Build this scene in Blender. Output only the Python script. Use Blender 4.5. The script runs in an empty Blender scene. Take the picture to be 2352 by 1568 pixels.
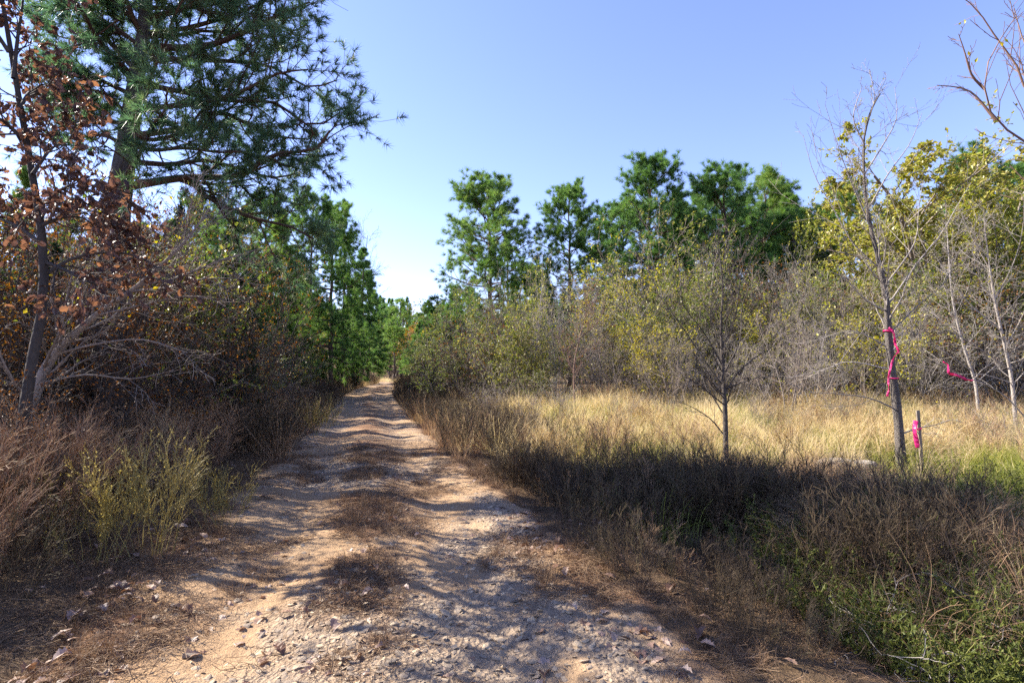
import bpy, math
import numpy as np
from mathutils import Vector, Matrix

# ------------------------------------------------------------------ camera, sky, sun, exposure
scene = bpy.context.scene
F_PX, CX, CY = 1307.0, 1176.0, 784.0          # photograph measured at 2352 x 1568
PITCH = math.radians(3.4)
EYE = 1.62
SUN_AZ, SUN_EL = math.radians(71), math.radians(37)   # azimuth counted to the left of the view direction

cam_d = bpy.data.cameras.new('camera'); cam = bpy.data.objects.new('camera', cam_d)
scene.collection.objects.link(cam); scene.camera = cam
cam_d.lens = 20.0; cam_d.sensor_width = 36.0; cam_d.clip_end = 4000; cam_d.clip_start = 0.05
cam.location = (0, 0, EYE); cam.rotation_euler = (math.pi / 2 + PITCH, 0, 0)

world = bpy.data.worlds.new('World'); scene.world = world; world.use_nodes = True
wn = world.node_tree.nodes; wl = world.node_tree.links
bg = wn['Background']
sky = wn.new('ShaderNodeTexSky'); sky.sky_type = 'NISHITA'; sky.sun_disc = False
sky.sun_elevation = SUN_EL; sky.sun_rotation = -SUN_AZ
sky.air_density = 1.0; sky.dust_density = 0.12; sky.ozone_density = 1.6
tint = wn.new('ShaderNodeMix'); tint.data_type = 'RGBA'; tint.blend_type = 'MULTIPLY'; tint.inputs['Factor'].default_value = 1.0
tint.inputs['B'].default_value = (1.04, 0.94, 1.22, 1)        # the photograph's cool white balance, the same over the whole sky
wl.new(sky.outputs[0], tint.inputs['A']); wl.new(tint.outputs['Result'], bg.inputs[0]); bg.inputs[1].default_value = 0.088

to_sun = Vector((-math.sin(SUN_AZ) * math.cos(SUN_EL), math.cos(SUN_AZ) * math.cos(SUN_EL), math.sin(SUN_EL)))
sun_d = bpy.data.lights.new('sun', 'SUN'); sun = bpy.data.objects.new('sun', sun_d)
scene.collection.objects.link(sun)
sun_d.energy = 5.0; sun_d.angle = math.radians(0.55); sun_d.color = (1.0, 0.93, 0.82)
sun.rotation_euler = (-to_sun).to_track_quat('-Z', 'Y').to_euler(); sun.location = to_sun * 60

scene.view_settings.view_transform = 'Standard'; scene.view_settings.look = 'None'
scene.view_settings.gamma = 1.0; scene.view_settings.use_curve_mapping = False
scene.view_settings.exposure = 1.75
scene.render.engine = 'CYCLES'
cy = scene.cycles
cy.max_bounces = 3; cy.diffuse_bounces = 2; cy.glossy_bounces = 1; cy.transmission_bounces = 3; cy.transparent_max_bounces = 4
cy.use_denoising = False
cy.use_adaptive_sampling = True; cy.adaptive_threshold = 0.02
cy.debug_use_spatial_splits = True
cy.sample_clamp_indirect = 6.0
cy.caustics_reflective = False; cy.caustics_refractive = False

# ------------------------------------------------------------------ helpers
rng = np.random.default_rng(11)
C = scene.collection

def norm(a):
    return a / np.maximum(np.linalg.norm(a, axis=-1, keepdims=True), 1e-9)

def sstep(a, b, x):
    t = np.clip((x - a) / (b - a), 0, 1); return t * t * (3 - 2 * t)

def vn(x, y, s=0):
    """smooth value noise, 0..1"""
    x = np.asarray(x, float); y = np.asarray(y, float)
    xi = np.floor(x).astype(np.int64); yi = np.floor(y).astype(np.int64)
    fx = x - xi; fy = y - yi; fx = fx * fx * (3 - 2 * fx); fy = fy * fy * (3 - 2 * fy)
    def h(a, b):
        v = (a * 374761393 + b * 668265263 + s * 974634777) & 0xffffffff
        v = ((v ^ (v >> 13)) * 1274126177) & 0xffffffff
        v = ((v ^ (v >> 16)) * 2246822519) & 0xffffffff
        return ((v ^ (v >> 15)) & 0xffffff) / float(0xffffff)
    return (h(xi, yi) * (1 - fx) + h(xi + 1, yi) * fx) * (1 - fy) + (h(xi, yi + 1) * (1 - fx) + h(xi + 1, yi + 1) * fx) * fy

def at(px, py, Y):
    """world point seen at photo pixel (2352 wide) at depth Y in front of the camera"""
    u = (px - CX) / F_PX; v = (CY - py) / F_PX
    d = np.array([u, math.cos(PITCH) - v * math.sin(PITCH), math.sin(PITCH) + v * math.cos(PITCH)])
    return np.array([0, 0, EYE]) + d * (Y / d[1])

def proj(p):
    d = np.asarray(p, float) - np.array([0, 0, EYE])
    f = d[1] * math.cos(PITCH) + d[2] * math.sin(PITCH); w = -d[1] * math.sin(PITCH) + d[2] * math.cos(PITCH)
    return CX + F_PX * d[0] / max(f, .01), CY - F_PX * w / max(f, .01)

def road_c(y):
    y = np.asarray(y, float)
    q = np.minimum(y, 75)
    return 0.07 - 0.256 * y + .003 * np.maximum(q - 28, 0) ** 2 - .02 * np.maximum(q - 56, 0) ** 2 - .8 * np.maximum(y - 75, 0)

def height(x, y):
    x = np.asarray(x, float); y = np.asarray(y, float)
    o = x - road_c(y)
    z = 0.75 * sstep(14, 60, y)
    z = z + 20 * sstep(85, 240, y) + 9 * sstep(40, 200, np.abs(x + 12)) * sstep(20, 120, y)
    near = 1 - sstep(14, 24, y)
    z = z + 0.22 * sstep(-1.9, -4.2, o)
    z = z - 0.16 * np.exp(-((o - 3.3) / 0.7) ** 2) * near + .5 * sstep(10.5, 20, y) * sstep(3, 7, o) * (1 - sstep(60, 80, y))
    off = sstep(1.5, 2.6, np.abs(o))
    z = z + off * ((0.16 - .12 * sstep(7, 9, y) * (1 - sstep(12, 15, y)) * (o > 0)) * (vn(x * .35, y * .35, 3) - .5) - .06 * (o > 3) * (1 - sstep(11, 14, y)) + 0.07 * (vn(x * 1.4, y * 1.4, 4) - .5))
    z = z + (1 - off) * (0.05 * (vn(o * .8, y * .16, 5) - .5))
    return z

def rut(o, y):
    m = 0.06 * (vn(y * .25, 3.3, 8) - .5)
    return -0.055 * np.exp(-((o - .82 - m) / .33) ** 2) - 0.055 * np.exp(-((o + .82 - m) / .33) ** 2) + 0.03 * np.exp(-(o / .35) ** 2)

def mesh(name, V, F, mat, rnd=None, smooth=False, attrs=None):
    V = np.ascontiguousarray(V, dtype=np.float32); F = np.ascontiguousarray(F, dtype=np.int32)
    me = bpy.data.meshes.new(name); k = F.shape[1]
    me.vertices.add(len(V)); me.vertices.foreach_set('co', V.ravel())
    me.loops.add(F.size); me.loops.foreach_set('vertex_index', F.ravel())
    me.polygons.add(len(F)); me.polygons.foreach_set('loop_start', np.arange(0, F.size, k, dtype=np.int32))
    me.polygons.foreach_set('use_smooth', np.full(len(F), smooth, dtype=bool))
    if rnd is not None:
        a = me.attributes.new('rnd', 'FLOAT', 'POINT'); a.data.foreach_set('value', np.ascontiguousarray(rnd, dtype=np.float32))
    for an, av in (attrs or {}).items():
        a = me.attributes.new(an, 'FLOAT', 'POINT'); a.data.foreach_set('value', np.ascontiguousarray(av, dtype=np.float32))
    me.update(calc_edges=True)
    if mat: me.materials.append(mat)
    return me

def joinm(parts):
    """join (V, F, rnd) triples that share face size"""
    Vs, Fs, Rs, n = [], [], [], 0
    for V, Fc, R in parts:
        Vs.append(V); Fs.append(Fc + n); Rs.append(R); n += len(V)
    return np.concatenate(Vs), np.concatenate(Fs), np.concatenate(Rs)

def tubes(P, R, k=4):
    """P (B,n,3) R (B,n) -> tube quads"""
    B, n, _ = P.shape
    T = np.empty_like(P); T[:, 1:-1] = P[:, 2:] - P[:, :-2]; T[:, 0] = P[:, 1] - P[:, 0]; T[:, -1] = P[:, -1] - P[:, -2]
    T = norm(T)
    ref = np.where(np.abs(T[:, :1, 2:3]) > .9, np.array([1., 0, 0]), np.array([0, 0, 1.]))
    ref = np.broadcast_to(ref, P.shape)
    U = norm(np.cross(T, ref)); W = np.cross(T, U)
    a = np.arange(k) * 2 * math.pi / k
    V = P[:, :, None, :] + R[:, :, None, None] * (np.cos(a)[None, None, :, None] * U[:, :, None, :] + np.sin(a)[None, None, :, None] * W[:, :, None, :])
    base = (np.arange(B) * n * k)[:, None, None] + (np.arange(n - 1) * k)[None, :, None]
    i = np.arange(k)[None, None, :]; j = (i + 1) % k
    F = np.stack([base + i, base + j, base + k + j, base + k + i], -1).reshape(-1, 4)
    rnd = np.repeat(rng.random(B), n * k)
    return V.reshape(-1, 3), F, rnd

def resample(pts, n):
    pts = np.asarray(pts, float)
    # Catmull-Rom then uniform resample
    p = np.vstack([2 * pts[0] - pts[1], pts, 2 * pts[-1] - pts[-2]]); out = []
    for i in range(len(pts) - 1):
        for t in np.linspace(0, 1, 12, endpoint=False):
            a, b, c, d = p[i], p[i + 1], p[i + 2], p[i + 3]
            out.append(.5 * (2 * b + (c - a) * t + (2 * a - 5 * b + 4 * c - d) * t * t + (3 * b - a - 3 * c + d) * t ** 3))
    out.append(pts[-1]); out = np.array(out)
    s = np.concatenate([[0], np.cumsum(np.linalg.norm(np.diff(out, axis=0), axis=1))]); q = np.linspace(0, s[-1], n)
    return np.stack([np.interp(q, s, out[:, i]) for i in range(3)], 1)

def grow(P, R, cnt, t0, t1, L, ang, up=0., wig=.1, n=5, rr=.5, taper=.4, lenvar=.3, minr=.0015, drift=None, r=rng, tip=.35):
    """children of a batch of branches; L scalar or per-parent array"""
    B, m, _ = P.shape; N = B * cnt
    pi = np.repeat(np.arange(B), cnt)
    t = t0 + (t1 - t0) * ((np.tile(np.arange(cnt), B) + r.random(N)) / cnt)
    f = t * (m - 1); i = np.clip(f.astype(int), 0, m - 2); w = (f - i)[:, None]
    A, Bq = P[pi, i], P[pi, i + 1]
    base = A + (Bq - A) * w; tan = norm(Bq - A)
    r0 = (R[pi, i] * (1 - w[:, 0]) + R[pi, i + 1] * w[:, 0]) * rr
    a = r.normal(size=(N, 3)); a -= tan * (a * tan).sum(1, keepdims=True); a = norm(a)
    an = (ang * (1 + .22 * r.normal(size=N)))[:, None]
    d = tan * np.cos(an) + a * np.sin(an)
    Lc = (np.broadcast_to(L, (B,))[pi]) * (1 - taper * t) * np.clip(1 + lenvar * r.normal(size=N), .35, 1.8)
    step = (Lc / (n - 1))[:, None]
    pts = [base]; b = base
    for _ in range(n - 1):
        d = d + np.array([0, 0, up]) + wig * r.normal(size=(N, 3))
        if drift is not None: d = d + np.asarray(drift)
        d = norm(d); b = b + d * step; pts.append(b)
    Rn = np.maximum(r0[:, None] * np.linspace(1, tip, n)[None], minr)
    return np.stack(pts, 1), Rn

def plen(P): return np.linalg.norm(np.diff(P, axis=1), axis=2).sum(1)

def sample_on(P, cnt, t0, t1, r=rng):
    B, m, _ = P.shape; pi = np.repeat(np.arange(B), cnt)
    t = t0 + (t1 - t0) * r.random(B * cnt); f = t * (m - 1); i = np.clip(f.astype(int), 0, m - 2); w = (f - i)[:, None]
    A, Bq = P[pi, i], P[pi, i + 1]
    return A + (Bq - A) * w, norm(Bq - A)

def frames(d, r=rng, nrm=None):
    """rotation matrices whose y axis is d"""
    d = norm(d); a = r.normal(size=d.shape) if nrm is None else nrm + .35 * r.normal(size=d.shape)
    z = norm(a - d * (a * d).sum(1, keepdims=True)); x = np.cross(d, z)
    return np.stack([x, d, z], -1)

def stamp(TV, TF, pos, Rm, sc, r=rng):
    """copy a template to many places; one random value each"""
    N = len(pos); k = len(TV)
    sc = np.broadcast_to(sc, (N,))
    V = pos[:, None, :] + np.einsum('nij,kj->nki', Rm, TV) * sc[:, None, None]
    F = (np.arange(N) * k)[:, None, None] + TF[None]
    return V.reshape(-1, 3), F.reshape(-1, TF.shape[1]), np.repeat(r.random(N), k)

# ------------------------------------------------------------------ materials
def node_mat(name):
    m = bpy.data.materials.new(name); m.use_nodes = True
    nt = m.node_tree; nt.nodes.clear(); out = nt.nodes.new('ShaderNodeOutputMaterial')
    return m, nt, out

def ramp(nt, cols, fac):
    cr = nt.nodes.new('ShaderNodeValToRGB'); el = cr.color_ramp.elements
    while len(el) < len(cols): el.new(.5)
    for i, c in enumerate(cols):
        p, c = c if len(c) == 2 else (i / max(1, len(cols) - 1), c)
        el[i].position = p; el[i].color = (*c, 1)
    nt.links.new(fac, cr.inputs[0]); return cr.outputs[0]

def math_n(nt, op, a, b=None, clamp=False):
    n = nt.nodes.new('ShaderNodeMath'); n.operation = op; n.use_clamp = clamp
    for i, v in enumerate((a, b)):
        if v is None: continue
        if isinstance(v, (int, float)): n.inputs[i].default_value = v
        else: nt.links.new(v, n.inputs[i])
    return n.outputs[0]

def noise_n(nt, scale, detail=4, rough=.6, vec=None, stretch=None):
    n = nt.nodes.new('ShaderNodeTexNoise'); n.inputs['Scale'].default_value = scale; n.inputs['Detail'].default_value = detail; n.inputs['Roughness'].default_value = rough
    if vec is None:
        g = nt.nodes.new('ShaderNodeNewGeometry'); vec = g.outputs['Position']
    if stretch is not None:
        mp = nt.nodes.new('ShaderNodeMapping'); mp.inputs['Scale'].default_value = stretch; nt.links.new(vec, mp.inputs[0]); vec = mp.outputs[0]
    nt.links.new(vec, n.inputs['Vector']); return n.outputs['Fac']

def leaf_mat(name, cols, transl=.4, rough=.55, spec=.25, objrnd=.35, gain=1.15, patch=0.0):
    """thin foliage; colour varies leaf by leaf (rnd) and plant by plant"""
    m, nt, out = node_mat(name); L = nt.links
    at_ = nt.nodes.new('ShaderNodeAttribute'); at_.attribute_name = 'rnd'
    oi = nt.nodes.new('ShaderNodeObjectInfo')
    v = math_n(nt, 'ADD', math_n(nt, 'MULTIPLY', at_.outputs['Fac'], 1 - objrnd - patch), math_n(nt, 'MULTIPLY', oi.outputs['Random'], objrnd))
    if patch:
        nz = noise_n(nt, .45, 2); v = math_n(nt, 'ADD', v, math_n(nt, 'MULTIPLY', nz, patch))
    col = ramp(nt, cols, v)
    p = nt.nodes.new('ShaderNodeBsdfPrincipled'); p.inputs['Roughness'].default_value = rough
    p.inputs['Specular IOR Level'].default_value = spec
    L.new(col, p.inputs['Base Color'])
    t = nt.nodes.new('ShaderNodeBsdfTranslucent')
    hs = nt.nodes.new('ShaderNodeHueSaturation'); hs.inputs['Saturation'].default_value = 1.12; hs.inputs['Value'].default_value = gain
    L.new(col, hs.inputs['Color']); L.new(hs.outputs[0], t.inputs[0])
    mx = nt.nodes.new('ShaderNodeMixShader'); mx.inputs[0].default_value = transl
    L.new(p.outputs[0], mx.inputs[1]); L.new(t.outputs[0], mx.inputs[2]); L.new(mx.outputs[0], out.inputs[0])
    return m

def bark_mat(name, cols, scale=14, stretch=(1, 1, .25), bump=.5, rough=.85, dist=.02):
    m, nt, out = node_mat(name); L = nt.links
    tc = nt.nodes.new('ShaderNodeTexCoord')
    nz = noise_n(nt, scale, 6, .7, tc.outputs['Object'], stretch)
    vo = nt.nodes.new('ShaderNodeTexVoronoi'); vo.feature = 'DISTANCE_TO_EDGE'; vo.inputs['Scale'].default_value = scale * .9
    mp = nt.nodes.new('ShaderNodeMapping'); mp.inputs['Scale'].default_value = stretch; L.new(tc.outputs['Object'], mp.inputs[0]); L.new(mp.outputs[0], vo.inputs['Vector'])
    at_ = nt.nodes.new('ShaderNodeAttribute'); at_.attribute_name = 'rnd'
    v = math_n(nt, 'ADD', math_n(nt, 'MULTIPLY', nz, .75), math_n(nt, 'MULTIPLY', at_.outputs['Fac'], .25))
    col = ramp(nt, [(.25, cols[0]), (.5, cols[1]), (.75, cols[2])], v)
    p = nt.nodes.new('ShaderNodeBsdfPrincipled'); p.inputs['Roughness'].default_value = rough; p.inputs['Specular IOR Level'].default_value = .2
    L.new(col, p.inputs['Base Color'])
    if bump:
        hgt = math_n(nt, 'ADD', nz, math_n(nt, 'MULTIPLY', math_n(nt, 'MINIMUM', vo.outputs['Distance'], .25), 2.5))
        b = nt.nodes.new('ShaderNodeBump'); b.inputs['Strength'].default_value = bump; b.inputs['Distance'].default_value = dist
        L.new(hgt, b.inputs['Height']); L.new(b.outputs[0], p.inputs['Normal'])
    L.new(p.outputs[0], out.inputs[0]); return m

M = {}
M['needle_near'] = leaf_mat('pine_needle_near', [(.05, .11, .065), (.085, .16, .08), (.12, .195, .085), (.18, .215, .085)], .5, .45, .4)
M['needle'] = leaf_mat('pine_needle', [(.060, .140, .048), (.105, .205, .055), (.16, .26, .06), (.25, .31, .075)], .44, .5, .3)
M['needle_pale'] = leaf_mat('pine_needle_pale', [(.08, .165, .045), (.12, .22, .052), (.17, .27, .06), (.25, .29, .07)], .46, .5, .3)
M['cedar'] = leaf_mat('cedar_scale_leaf', [(.010, .032, .013), (.018, .050, .018), (.03, .065, .022)], .25, .6, .2)
M['leaf_yellow'] = leaf_mat('yellow_green_leaf', [(.15, .18, .025), (.27, .29, .035), (.42, .39, .045), (.52, .42, .06), (.34, .22, .06)], .42, .4, .45)
M['leaf_olive'] = leaf_mat('olive_leaf', [(.06, .10, .025), (.12, .165, .035), (.22, .23, .05), (.38, .32, .085)], .44, .42, .4)
M['leaf_oak'] = leaf_mat('brown_oak_leaf', [(.055, .03, .025), (.10, .054, .04), (.155, .08, .05), (.25, .125, .065), (.34, .18, .085)], .42, .42, .45, gain=1.3)
M['leaf_rust'] = leaf_mat('rust_leaf', [(.10, .045, .02), (.18, .075, .025), (.28, .12, .03), (.22, .16, .03)], .36, .5, .3)
M['leaf_lime'] = leaf_mat('lime_leaf', [(.11, .16, .03), (.20, .245, .045), (.32, .33, .06), (.42, .38, .10), (.28, .22, .07)], .42, .4, .45)
M['leaf_orange'] = leaf_mat('orange_leaf', [(.16, .13, .02), (.30, .20, .025), (.38, .19, .03), (.30, .12, .02)], .4, .5, .3)
M['grass_gold'] = leaf_mat('golden_grass', [(.34, .30, .10), (.50, .40, .19), (.64, .51, .28), (.74, .60, .38), (.46, .44, .14)], .45, .6, .2, objrnd=.3, patch=.45)
M['grass_green'] = leaf_mat('green_grass', [(.11, .14, .025), (.20, .23, .04), (.32, .32, .07), (.44, .40, .13)], .42, .55, .25, objrnd=.4)
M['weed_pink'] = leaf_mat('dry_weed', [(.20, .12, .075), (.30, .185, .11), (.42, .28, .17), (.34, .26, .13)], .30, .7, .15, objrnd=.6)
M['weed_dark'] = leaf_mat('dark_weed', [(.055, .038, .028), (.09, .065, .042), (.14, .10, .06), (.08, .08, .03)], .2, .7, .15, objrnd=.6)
M['forb_yellow'] = leaf_mat('yellow_forb', [(.24, .20, .06), (.36, .295, .10), (.46, .37, .15)], .4, .55, .25)
M['forb_green'] = leaf_mat('green_forb', [(.06, .08, .02), (.12, .14, .03), (.22, .215, .055)], .4, .55, .25)
M['teal_leaf'] = leaf_mat('blue_green_leaf', [(.05, .12, .08), (.08, .17, .12)], .3, .45, .4)
M['straw'] = leaf_mat('straw_litter', [(.10, .06, .035), (.17, .10, .058), (.27, .18, .105), (.19, .105, .055)], .15, .7, .15, objrnd=.5)
M['pale_stem'] = leaf_mat('pale_dead_stem', [(.24, .22, .20), (.34, .30, .26), (.42, .36, .30)], .1, .7, .2)
M['fallen'] = leaf_mat('fallen_leaf', [(.12, .06, .035), (.22, .12, .07), (.34, .22, .15), (.40, .30, .24), (.17, .07, .04)], .22, .5, .35, objrnd=.9)
M['pine_bark'] = bark_mat('pine_bark', [(.035, .03, .028), (.075, .064, .058), (.13, .115, .105)], 9, (1, 1, .35), .9, dist=.04)
M['pine_bark_far'] = bark_mat('pine_bark_far', [(.06, .045, .04), (.11, .08, .065), (.17, .13, .105)], 6, (1, 1, .3), .5)
M['pine_limb'] = bark_mat('pine_limb_bark', [(.05, .032, .026), (.085, .05, .038), (.13, .085, .065)], 20, (1, 1, 1), .4)
M['bark_pale'] = bark_mat('pale_bark', [(.15, .125, .105), (.27, .235, .205), (.40, .36, .32)], 26, (1, 1, .6), .5)
M['bark_rough'] = bark_mat('rough_grey_bark', [(.05, .042, .038), (.22, .19, .165), (.58, .53, .48)], 40, (1, 1, 1.5), 1.0, dist=.03)
M['bark_dark'] = bark_mat('dark_bark', [(.035, .03, .027), (.07, .058, .05), (.12, .10, .085)], 24, (1, 1, .5), .5)
M['bark_twig'] = bark_mat('twig_bark', [(.12, .095, .08), (.21, .17, .14), (.32, .27, .23)], 20, (1, 1, 1), 0)
M['bark_red'] = bark_mat('reddish_twig_bark', [(.13, .075, .055), (.19, .12, .09), (.26, .18, .14)], 20, (1, 1, 1), 0)

def rock_mat(name, cols, scale=9):
    m, nt, out = node_mat(name); L = nt.links
    tc = nt.nodes.new('ShaderNodeTexCoord'); nz = noise_n(nt, scale, 6, .65, tc.outputs['Object'])
    oi = nt.nodes.new('ShaderNodeObjectInfo'); at_ = nt.nodes.new('ShaderNodeAttribute'); at_.attribute_name = 'rnd'
    v = math_n(nt, 'ADD', math_n(nt, 'MULTIPLY', nz, .35), math_n(nt, 'ADD', math_n(nt, 'MULTIPLY', oi.outputs['Random'], .5), math_n(nt, 'MULTIPLY', at_.outputs['Fac'], .2)))
    col = ramp(nt, [(.2, cols[0]), (.5, cols[1]), (.8, cols[2])], v)
    p = nt.nodes.new('ShaderNodeBsdfPrincipled'); p.inputs['Roughness'].default_value = .8; L.new(col, p.inputs['Base Color'])
    b = nt.nodes.new('ShaderNodeBump'); b.inputs['Strength'].default_value = .4; b.inputs['Distance'].default_value = .01
    L.new(noise_n(nt, scale * 6, 4, .6, tc.outputs['Object']), b.inputs['Height']); L.new(b.outputs[0], p.inputs['Normal'])
    L.new(p.outputs[0], out.inputs[0]); return m
M['shale'] = rock_mat('shale_stone', [(.13, .10, .075), (.27, .20, .135), (.46, .345, .215)], 25)
M['rock'] = rock_mat('lichen_rock', [(.12, .11, .10), (.28, .25, .22), (.45, .42, .37)], 9)

def road_mat():
    m, nt, out = node_mat('sandy_track'); L = nt.links
    def attr(n):
        a = nt.nodes.new('ShaderNodeAttribute'); a.attribute_name = n; return a.outputs['Fac']
    n1 = noise_n(nt, 1.1, 5, .6); n2 = noise_n(nt, 9, 6, .7); n3 = noise_n(nt, 60, 4, .7)
    sand = ramp(nt, [(.28, (.23, .138, .072)), (.5, (.38, .245, .135)), (.72, (.51, .36, .215))], math_n(nt, 'ADD', math_n(nt, 'MULTIPLY', n1, .45), math_n(nt, 'ADD', math_n(nt, 'MULTIPLY', n2, .35), math_n(nt, 'MULTIPLY', n3, .2))))
    shale = ramp(nt, [(.3, (.17, .13, .10)), (.55, (.33, .25, .175)), (.8, (.48, .36, .24))], math_n(nt, 'ADD', math_n(nt, 'MULTIPLY', n3, .6), math_n(nt, 'MULTIPLY', n2, .4)))
    litter = ramp(nt, [(.3, (.11, .055, .03)), (.5, (.20, .11, .06)), (.75, (.34, .21, .12))], math_n(nt, 'ADD', math_n(nt, 'MULTIPLY', n3, .6), math_n(nt, 'MULTIPLY', n2, .4)))
    def mix(a, b, f):
        x = nt.nodes.new('ShaderNodeMix'); x.data_type = 'RGBA'; L.new(f, x.inputs['Factor']); L.new(a, x.inputs['A']); L.new(b, x.inputs['B']); return x.outputs['Result']
    col = mix(sand, shale, attr('gravel')); col = mix(col, litter, attr('litter'))
    p = nt.nodes.new('ShaderNodeBsdfPrincipled'); p.inputs['Roughness'].default_value = .9; p.inputs['Specular IOR Level'].default_value = .15
    L.new(col, p.inputs['Base Color'])
    vo = nt.nodes.new('ShaderNodeTexVoronoi'); vo.inputs['Scale'].default_value = 32
    g = nt.nodes.new('ShaderNodeNewGeometry'); L.new(g.outputs['Position'], vo.inputs['Vector'])
    hh = math_n(nt, 'ADD', math_n(nt, 'MULTIPLY', n2, 1.2), math_n(nt, 'ADD', math_n(nt, 'MULTIPLY', n3, .5), math_n(nt, 'MULTIPLY', math_n(nt, 'MULTIPLY', vo.outputs['Distance'], attr('gravel')), .9)))
    b = nt.nodes.new('ShaderNodeBump'); b.inputs['Strength'].default_value = .95; b.inputs['Distance'].default_value = .04
    L.new(hh, b.inputs['Height']); L.new(b.outputs[0], p.inputs['Normal']); L.new(p.outputs[0], out.inputs[0]); return m
M['road'] = road_mat()

def ground_mat():
    m, nt, out = node_mat('forest_floor'); L = nt.links
    n1 = noise_n(nt, .7, 5, .6); n2 = noise_n(nt, 8, 6, .7); n3 = noise_n(nt, 50, 4, .7)
    v = math_n(nt, 'ADD', math_n(nt, 'MULTIPLY', n1, .4), math_n(nt, 'ADD', math_n(nt, 'MULTIPLY', n2, .35), math_n(nt, 'MULTIPLY', n3, .25)))
    col = ramp(nt, [(.28, (.05, .034, .022)), (.45, (.095, .062, .037)), (.6, (.15, .10, .055)), (.78, (.24, .17, .095))], v)
    p = nt.nodes.new('ShaderNodeBsdfPrincipled'); p.inputs['Roughness'].default_value = .95; p.inputs['Specular IOR Level'].default_value = .1
    L.new(col, p.inputs['Base Color'])
    b = nt.nodes.new('ShaderNodeBump'); b.inputs['Strength'].default_value = .8; b.inputs['Distance'].default_value = .05
    L.new(math_n(nt, 'ADD', n2, math_n(nt, 'MULTIPLY', n3, .5)), b.inputs['Height']); L.new(b.outputs[0], p.inputs['Normal']); L.new(p.outputs[0], out.inputs[0]); return m
M['ground'] = ground_mat()

# ------------------------------------------------------------------ object helpers
things = []
def link(name, me, parent=None):
    o = bpy.data.objects.new(name, me); C.objects.link(o)
    if parent is not None: o.parent = parent
    return o
def thing(name, label, cat, loc, rotz=0, sc=(1, 1, 1), group=None, parts=()):
    o = bpy.data.objects.new(name, None); C.objects.link(o); o.empty_display_size = .2
    o.location = loc; o.rotation_euler = (0, 0, rotz); o.scale = sc if hasattr(sc, '__len__') else (sc, sc, sc)
    o['label'] = label; o['category'] = cat
    if group: o['group'] = group
    for pn, me in parts: link(pn, me, o)
    things.append(o); return o
def single(name, me, label, cat, loc=(0, 0, 0), rot=(0, 0, 0), sc=1, group=None):
    o = link(name, me); o.location = loc; o.rotation_euler = rot; o.scale = sc if hasattr(sc, '__len__') else (sc, sc, sc)
    o['label'] = label; o['category'] = cat
    if group: o['group'] = group
    return o
def gz(x, y): return float(height(np.array(x), np.array(y)))

ORD = 'first second third fourth fifth sixth seventh eighth ninth tenth eleventh twelfth thirteenth fourteenth fifteenth sixteenth seventeenth eighteenth nineteenth twentieth'.split()

def scatter(name, protos, pts, rot, scl, idx, label, cat):
    """one uncountable mass: prototype meshes placed on points by geometry nodes"""
    col = bpy.data.collections.new(name + '_source')
    for i, me in enumerate(protos):
        o = bpy.data.objects.new('%s_piece_%02d' % (name, i), me); col.objects.link(o)
    n = len(pts); me = bpy.data.meshes.new(name); me.vertices.add(n)
    me.vertices.foreach_set('co', np.ascontiguousarray(pts, dtype=np.float32).ravel())
    for an, tp, fld, dat in (('rot', 'FLOAT_VECTOR', 'vector', rot), ('scl', 'FLOAT', 'value', scl), ('idx', 'INT', 'value', idx)):
        a = me.attributes.new(an, tp, 'POINT'); a.data.foreach_set(fld, np.ascontiguousarray(dat, dtype=np.int32 if tp == 'INT' else np.float32).ravel())
    o = link(name, me)
    ng = bpy.data.node_groups.new(name + '_nodes', 'GeometryNodeTree')
    ng.interface.new_socket('Geometry', in_out='INPUT', socket_type='NodeSocketGeometry'); ng.interface.new_socket('Geometry', in_out='OUTPUT', socket_type='NodeSocketGeometry')
    N = ng.nodes; L = ng.links; gi = N.new('NodeGroupInput'); go = N.new('NodeGroupOutput')
    ci = N.new('GeometryNodeCollectionInfo'); ci.inputs['Collection'].default_value = col; ci.inputs['Separate Children'].default_value = True; ci.inputs['Reset Children'].default_value = True
    ip = N.new('GeometryNodeInstanceOnPoints'); ip.inputs['Pick Instance'].default_value = True
    def na(nm, tp):
        a = N.new('GeometryNodeInputNamedAttribute'); a.data_type = tp; a.inputs['Name'].default_value = nm
        return next(s for s in a.outputs if s.enabled and s.name == 'Attribute')
    L.new(gi.outputs[0], ip.inputs['Points']); L.new(ci.outputs[0], ip.inputs['Instance'])
    L.new(na('idx', 'INT'), ip.inputs['Instance Index']); L.new(na('rot', 'FLOAT_VECTOR'), ip.inputs['Rotation']); L.new(na('scl', 'FLOAT'), ip.inputs['Scale'])
    L.new(ip.outputs[0], go.inputs[0])
    md = o.modifiers.new('scatter', 'NODES'); md.node_group = ng
    o['kind'] = 'stuff'; o['label'] = label; o['category'] = cat
    return o

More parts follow.
